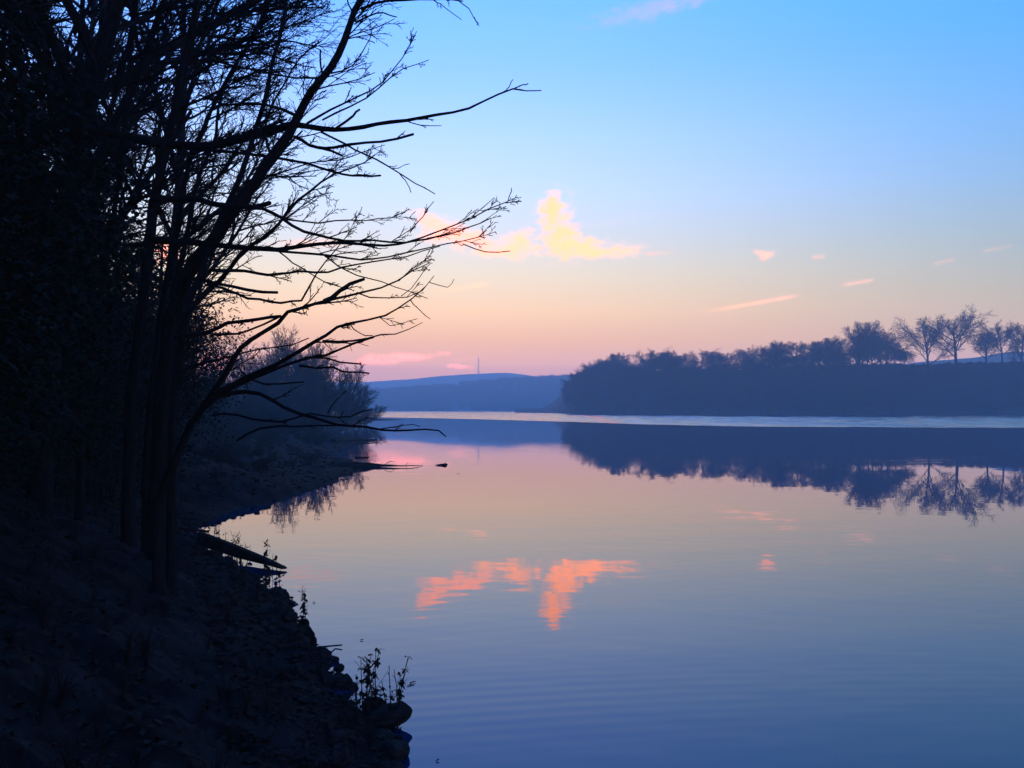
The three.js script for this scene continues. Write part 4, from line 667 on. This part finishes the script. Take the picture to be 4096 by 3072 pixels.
// weeds: dead stems with curled leaves and seed clusters
function weed(px, py, hPix, nStems, leafy, seed, label, group) {
  const R = rng(seed), b = onLevel(px, py, 0.05), d = -b.z, H = hPix / FOCAL * d, o = thing('dead_weed', label, 'plant', group), S = new Tubes(), Lf = new Tubes(); o.position.copy(b);
  for (let k = 0; k < nStems; k++) {
    const a = R() * 6.28, t = 0.06 + 0.22 * R() * (nStems > 2 ? 1 : 0.5), h = H * (k ? 0.55 + 0.45 * R() : 1), x0 = (R() - 0.5) * 0.05 * nStems, z0 = (R() - 0.5) * 0.05 * nStems, P = [];
    for (let i = 0; i <= 6; i++) { const q = i / 6; P.push(x0 + Math.cos(a) * t * h * q * q + (R() - 0.5) * 0.008, -0.06 + (h + 0.06) * q, z0 + Math.sin(a) * t * h * q * q + (R() - 0.5) * 0.008); }
    S.tube(P, [0.0045, 0.004, 0.0038, 0.0034, 0.003, 0.0025, 0.002], 4);
    for (let m = 0; m < leafy * 2.4; m++) { const i = 1 + Math.floor(R() * 5.2), c = [P[i * 3], P[i * 3 + 1], P[i * 3 + 2]], e = R() * 6.28, s = (0.010 + 0.020 * R()) * (d / 7), dr = (R() - 0.65) * 1.7, ax = [Math.cos(e) * s * 0.7, dr * s, Math.sin(e) * s * 0.7], bx = [-Math.sin(e) * s * 0.55, 0.2 * s * (R() - 0.5), Math.cos(e) * s * 0.55]; Lf.quad([c[0] + ax[0], c[1] + ax[1] * 0.6, c[2] + ax[2]], ax, bx); Lf.quad([c[0] + ax[0] * 1.4, c[1] + ax[1], c[2] + ax[2] * 1.3], bx.map((v) => v * 0.8), [ax[1] * 0.4, ax[0] * 0.3, s * 0.4]); }
    for (let m = 0; m < 3; m++) { const i = 3 + Math.floor(R() * 3), e = R() * 6.28, l = h * (0.08 + 0.14 * R()); S.tube([P[i * 3], P[i * 3 + 1], P[i * 3 + 2], P[i * 3] + Math.cos(e) * l * 0.6, P[i * 3 + 1] + l * 0.6, P[i * 3 + 2] + Math.sin(e) * l * 0.6, P[i * 3] + Math.cos(e) * l, P[i * 3 + 1] + l * (0.5 + R() * 0.6), P[i * 3 + 2] + Math.sin(e) * l], [0.0022, 0.0018, 0.0014], 3); }
  }
  part('stems', S.geometry(), M.stem, o); if (!Lf.empty) part('leaves', Lf.geometry(), M.deadLeaf, o); return o;
}
weed(1455, 2860, 235, 3, 22, 1, 'left one of the two tall leafy dead weeds above the jutting rock'); weed(1535, 2875, 270, 5, 22, 2, 'right and taller of the two leafy dead weeds above the jutting rock'); weed(1425, 2800, 90, 3, 4, 3, 'short weed leaning left of the tall leafy weeds'); weed(1500, 2870, 130, 6, 14, 4, 'low bushy weed between the two tall leafy weeds'); weed(1580, 2860, 190, 2, 1, 5, 'wispy bare stems right of the tall leafy weeds');
weed(1195, 2470, 120, 4, 9, 6, 'leafy weed on the stones between plank and forked stick'); weed(1085, 2360, 95, 4, 9, 7, 'leafy weed under the tip of the plank'); weed(1070, 2272, 115, 1, 10, 8, 'single knobbly stem standing behind the plank tip'); weed(1105, 2268, 55, 2, 1, 9, 'two short bare stems close to the plank tip'); weed(940, 2215, 95, 4, 3, 10, 'clump of thin stems standing behind the plank'); weed(985, 2230, 60, 4, 3, 11, 'short stems behind the middle of the plank'); weed(880, 2185, 100, 4, 2, 12, 'thin stems at the root of the plank'); weed(1300, 2660, 70, 3, 1, 13, 'wispy stems beside the small round stone');
// flotsam
function flotsam(px, py, len, turn, label) { const T = new Tubes(), b = onLevel(px, py, 0.004), L = len / FOCAL * -b.z * 0.5, R = rng(Math.round(px)); T.tube([-L, 0, 0, -L * 0.3, 0.004, L * 0.1, L * 0.4, 0.006, -L * 0.1, L, 0.002, 0.1 * L], [0.003, 0.004, 0.004, 0.002], 5); T.quad([L * 0.2, 0.008, 0], [L * 0.45, 0.004, 0.1 * L], [-0.06 * L, 0.002, L * 0.25]); const o = tag(shaded(new THREE.Mesh(T.geometry(), M.stem)), label, 'debris'); o.name = numbered('floating_twig'); o.position.copy(b); o.rotation.y = turn; scene.add(o); }
flotsam(1645, 2735, 70, 1.2, 'forked scrap of twig floating right of the tall weeds'); flotsam(1447, 2560, 14, 0.2, 'tiny leaf floating right of the forked stick'); flotsam(1256, 2410, 12, 0.4, 'tiny leaf floating right of the leafy shore weed'); flotsam(1612, 2716, 10, 0.1, 'tiny speck of leaf floating left of the twig scrap'); flotsam(1750, 3042, 14, 0.8, 'tiny leaf floating near the bottom of the picture'); flotsam(1833, 1895, 12, 0.3, 'small speck of wood floating out from the log'); flotsam(1585, 2840, 26, 0.3, 'twig floating at the foot of the wispy stems');
// leaf litter on the near bank, and dead grass
{
  const leaf = new THREE.PlaneGeometry(1, 0.55, 2, 1); { const p = leaf.attributes.position; for (let i = 0; i < p.count; i++) { const x = p.getX(i); p.setZ(i, 0.18 * (1 - 4 * x * x)); if (Math.abs(x) > 0.4) p.setY(i, p.getY(i) * 0.15); } leaf.rotateX(-Math.PI / 2); leaf.computeVertexNormals(); }
  const R = rng(61), N = 9000, im = new THREE.InstancedMesh(leaf, M.deadLeaf, N), m = new THREE.Matrix4(), e = new THREE.Euler(), q = new THREE.Quaternion(); let n = 0;
  while (n < N) { const z = -1 - Math.pow(R(), 1.4) * 22, x = 0.4 - R() * (2 + 0.5 * -z); const y = bankHeight(x, z); if (y < 0.02) continue; e.set((R() - 0.5) * 1.2, R() * 6.28, (R() - 0.5) * 1.2); const s = 0.03 + 0.05 * R(); im.setMatrixAt(n++, m.compose(new THREE.Vector3(x, y + 0.012, z), q.setFromEuler(e), new THREE.Vector3(s, s, s))); }
  im.name = 'leaf_litter'; im.userData = { kind: 'stuff', label: 'dead leaves strewn over the dark near bank', category: 'leaves' }; im.castShadow = im.receiveShadow = true; scene.add(im);
  const tuft = new Tubes(), Q = rng(62); for (let k = 0; k < 14; k++) { const a = Q() * 6.28, t = 0.15 + 0.7 * Q(), h = 0.5 + 0.6 * Q(); tuft.tube([0, -0.05, 0, Math.cos(a) * t * h * 0.35, h * 0.6, Math.sin(a) * t * h * 0.35, Math.cos(a) * t * h, h * (1 - 0.3 * t), Math.sin(a) * t * h], [0.016, 0.012, 0.003], 3); }
  const list = []; for (let k = 0; k < 5200 && list.length < 1100; k++) { const z = -2.5 - Math.pow(R(), 1.5) * 60, x = -R() * (2.5 + 0.6 * -z) + 0.1 * -z * 0.5; const y = bankHeight(x, z); if (y < 0.03) continue; const s = 0.08 + 0.16 * R(); list.push([x, y, z, s, s * (0.6 + 0.6 * R()), R() * 6.28]); }
  scatter('dead_grass', tuft.geometry(), M.stem, list, 'dead grass tufts over the left bank', 'grass');
}

renderer.render(scene, camera);
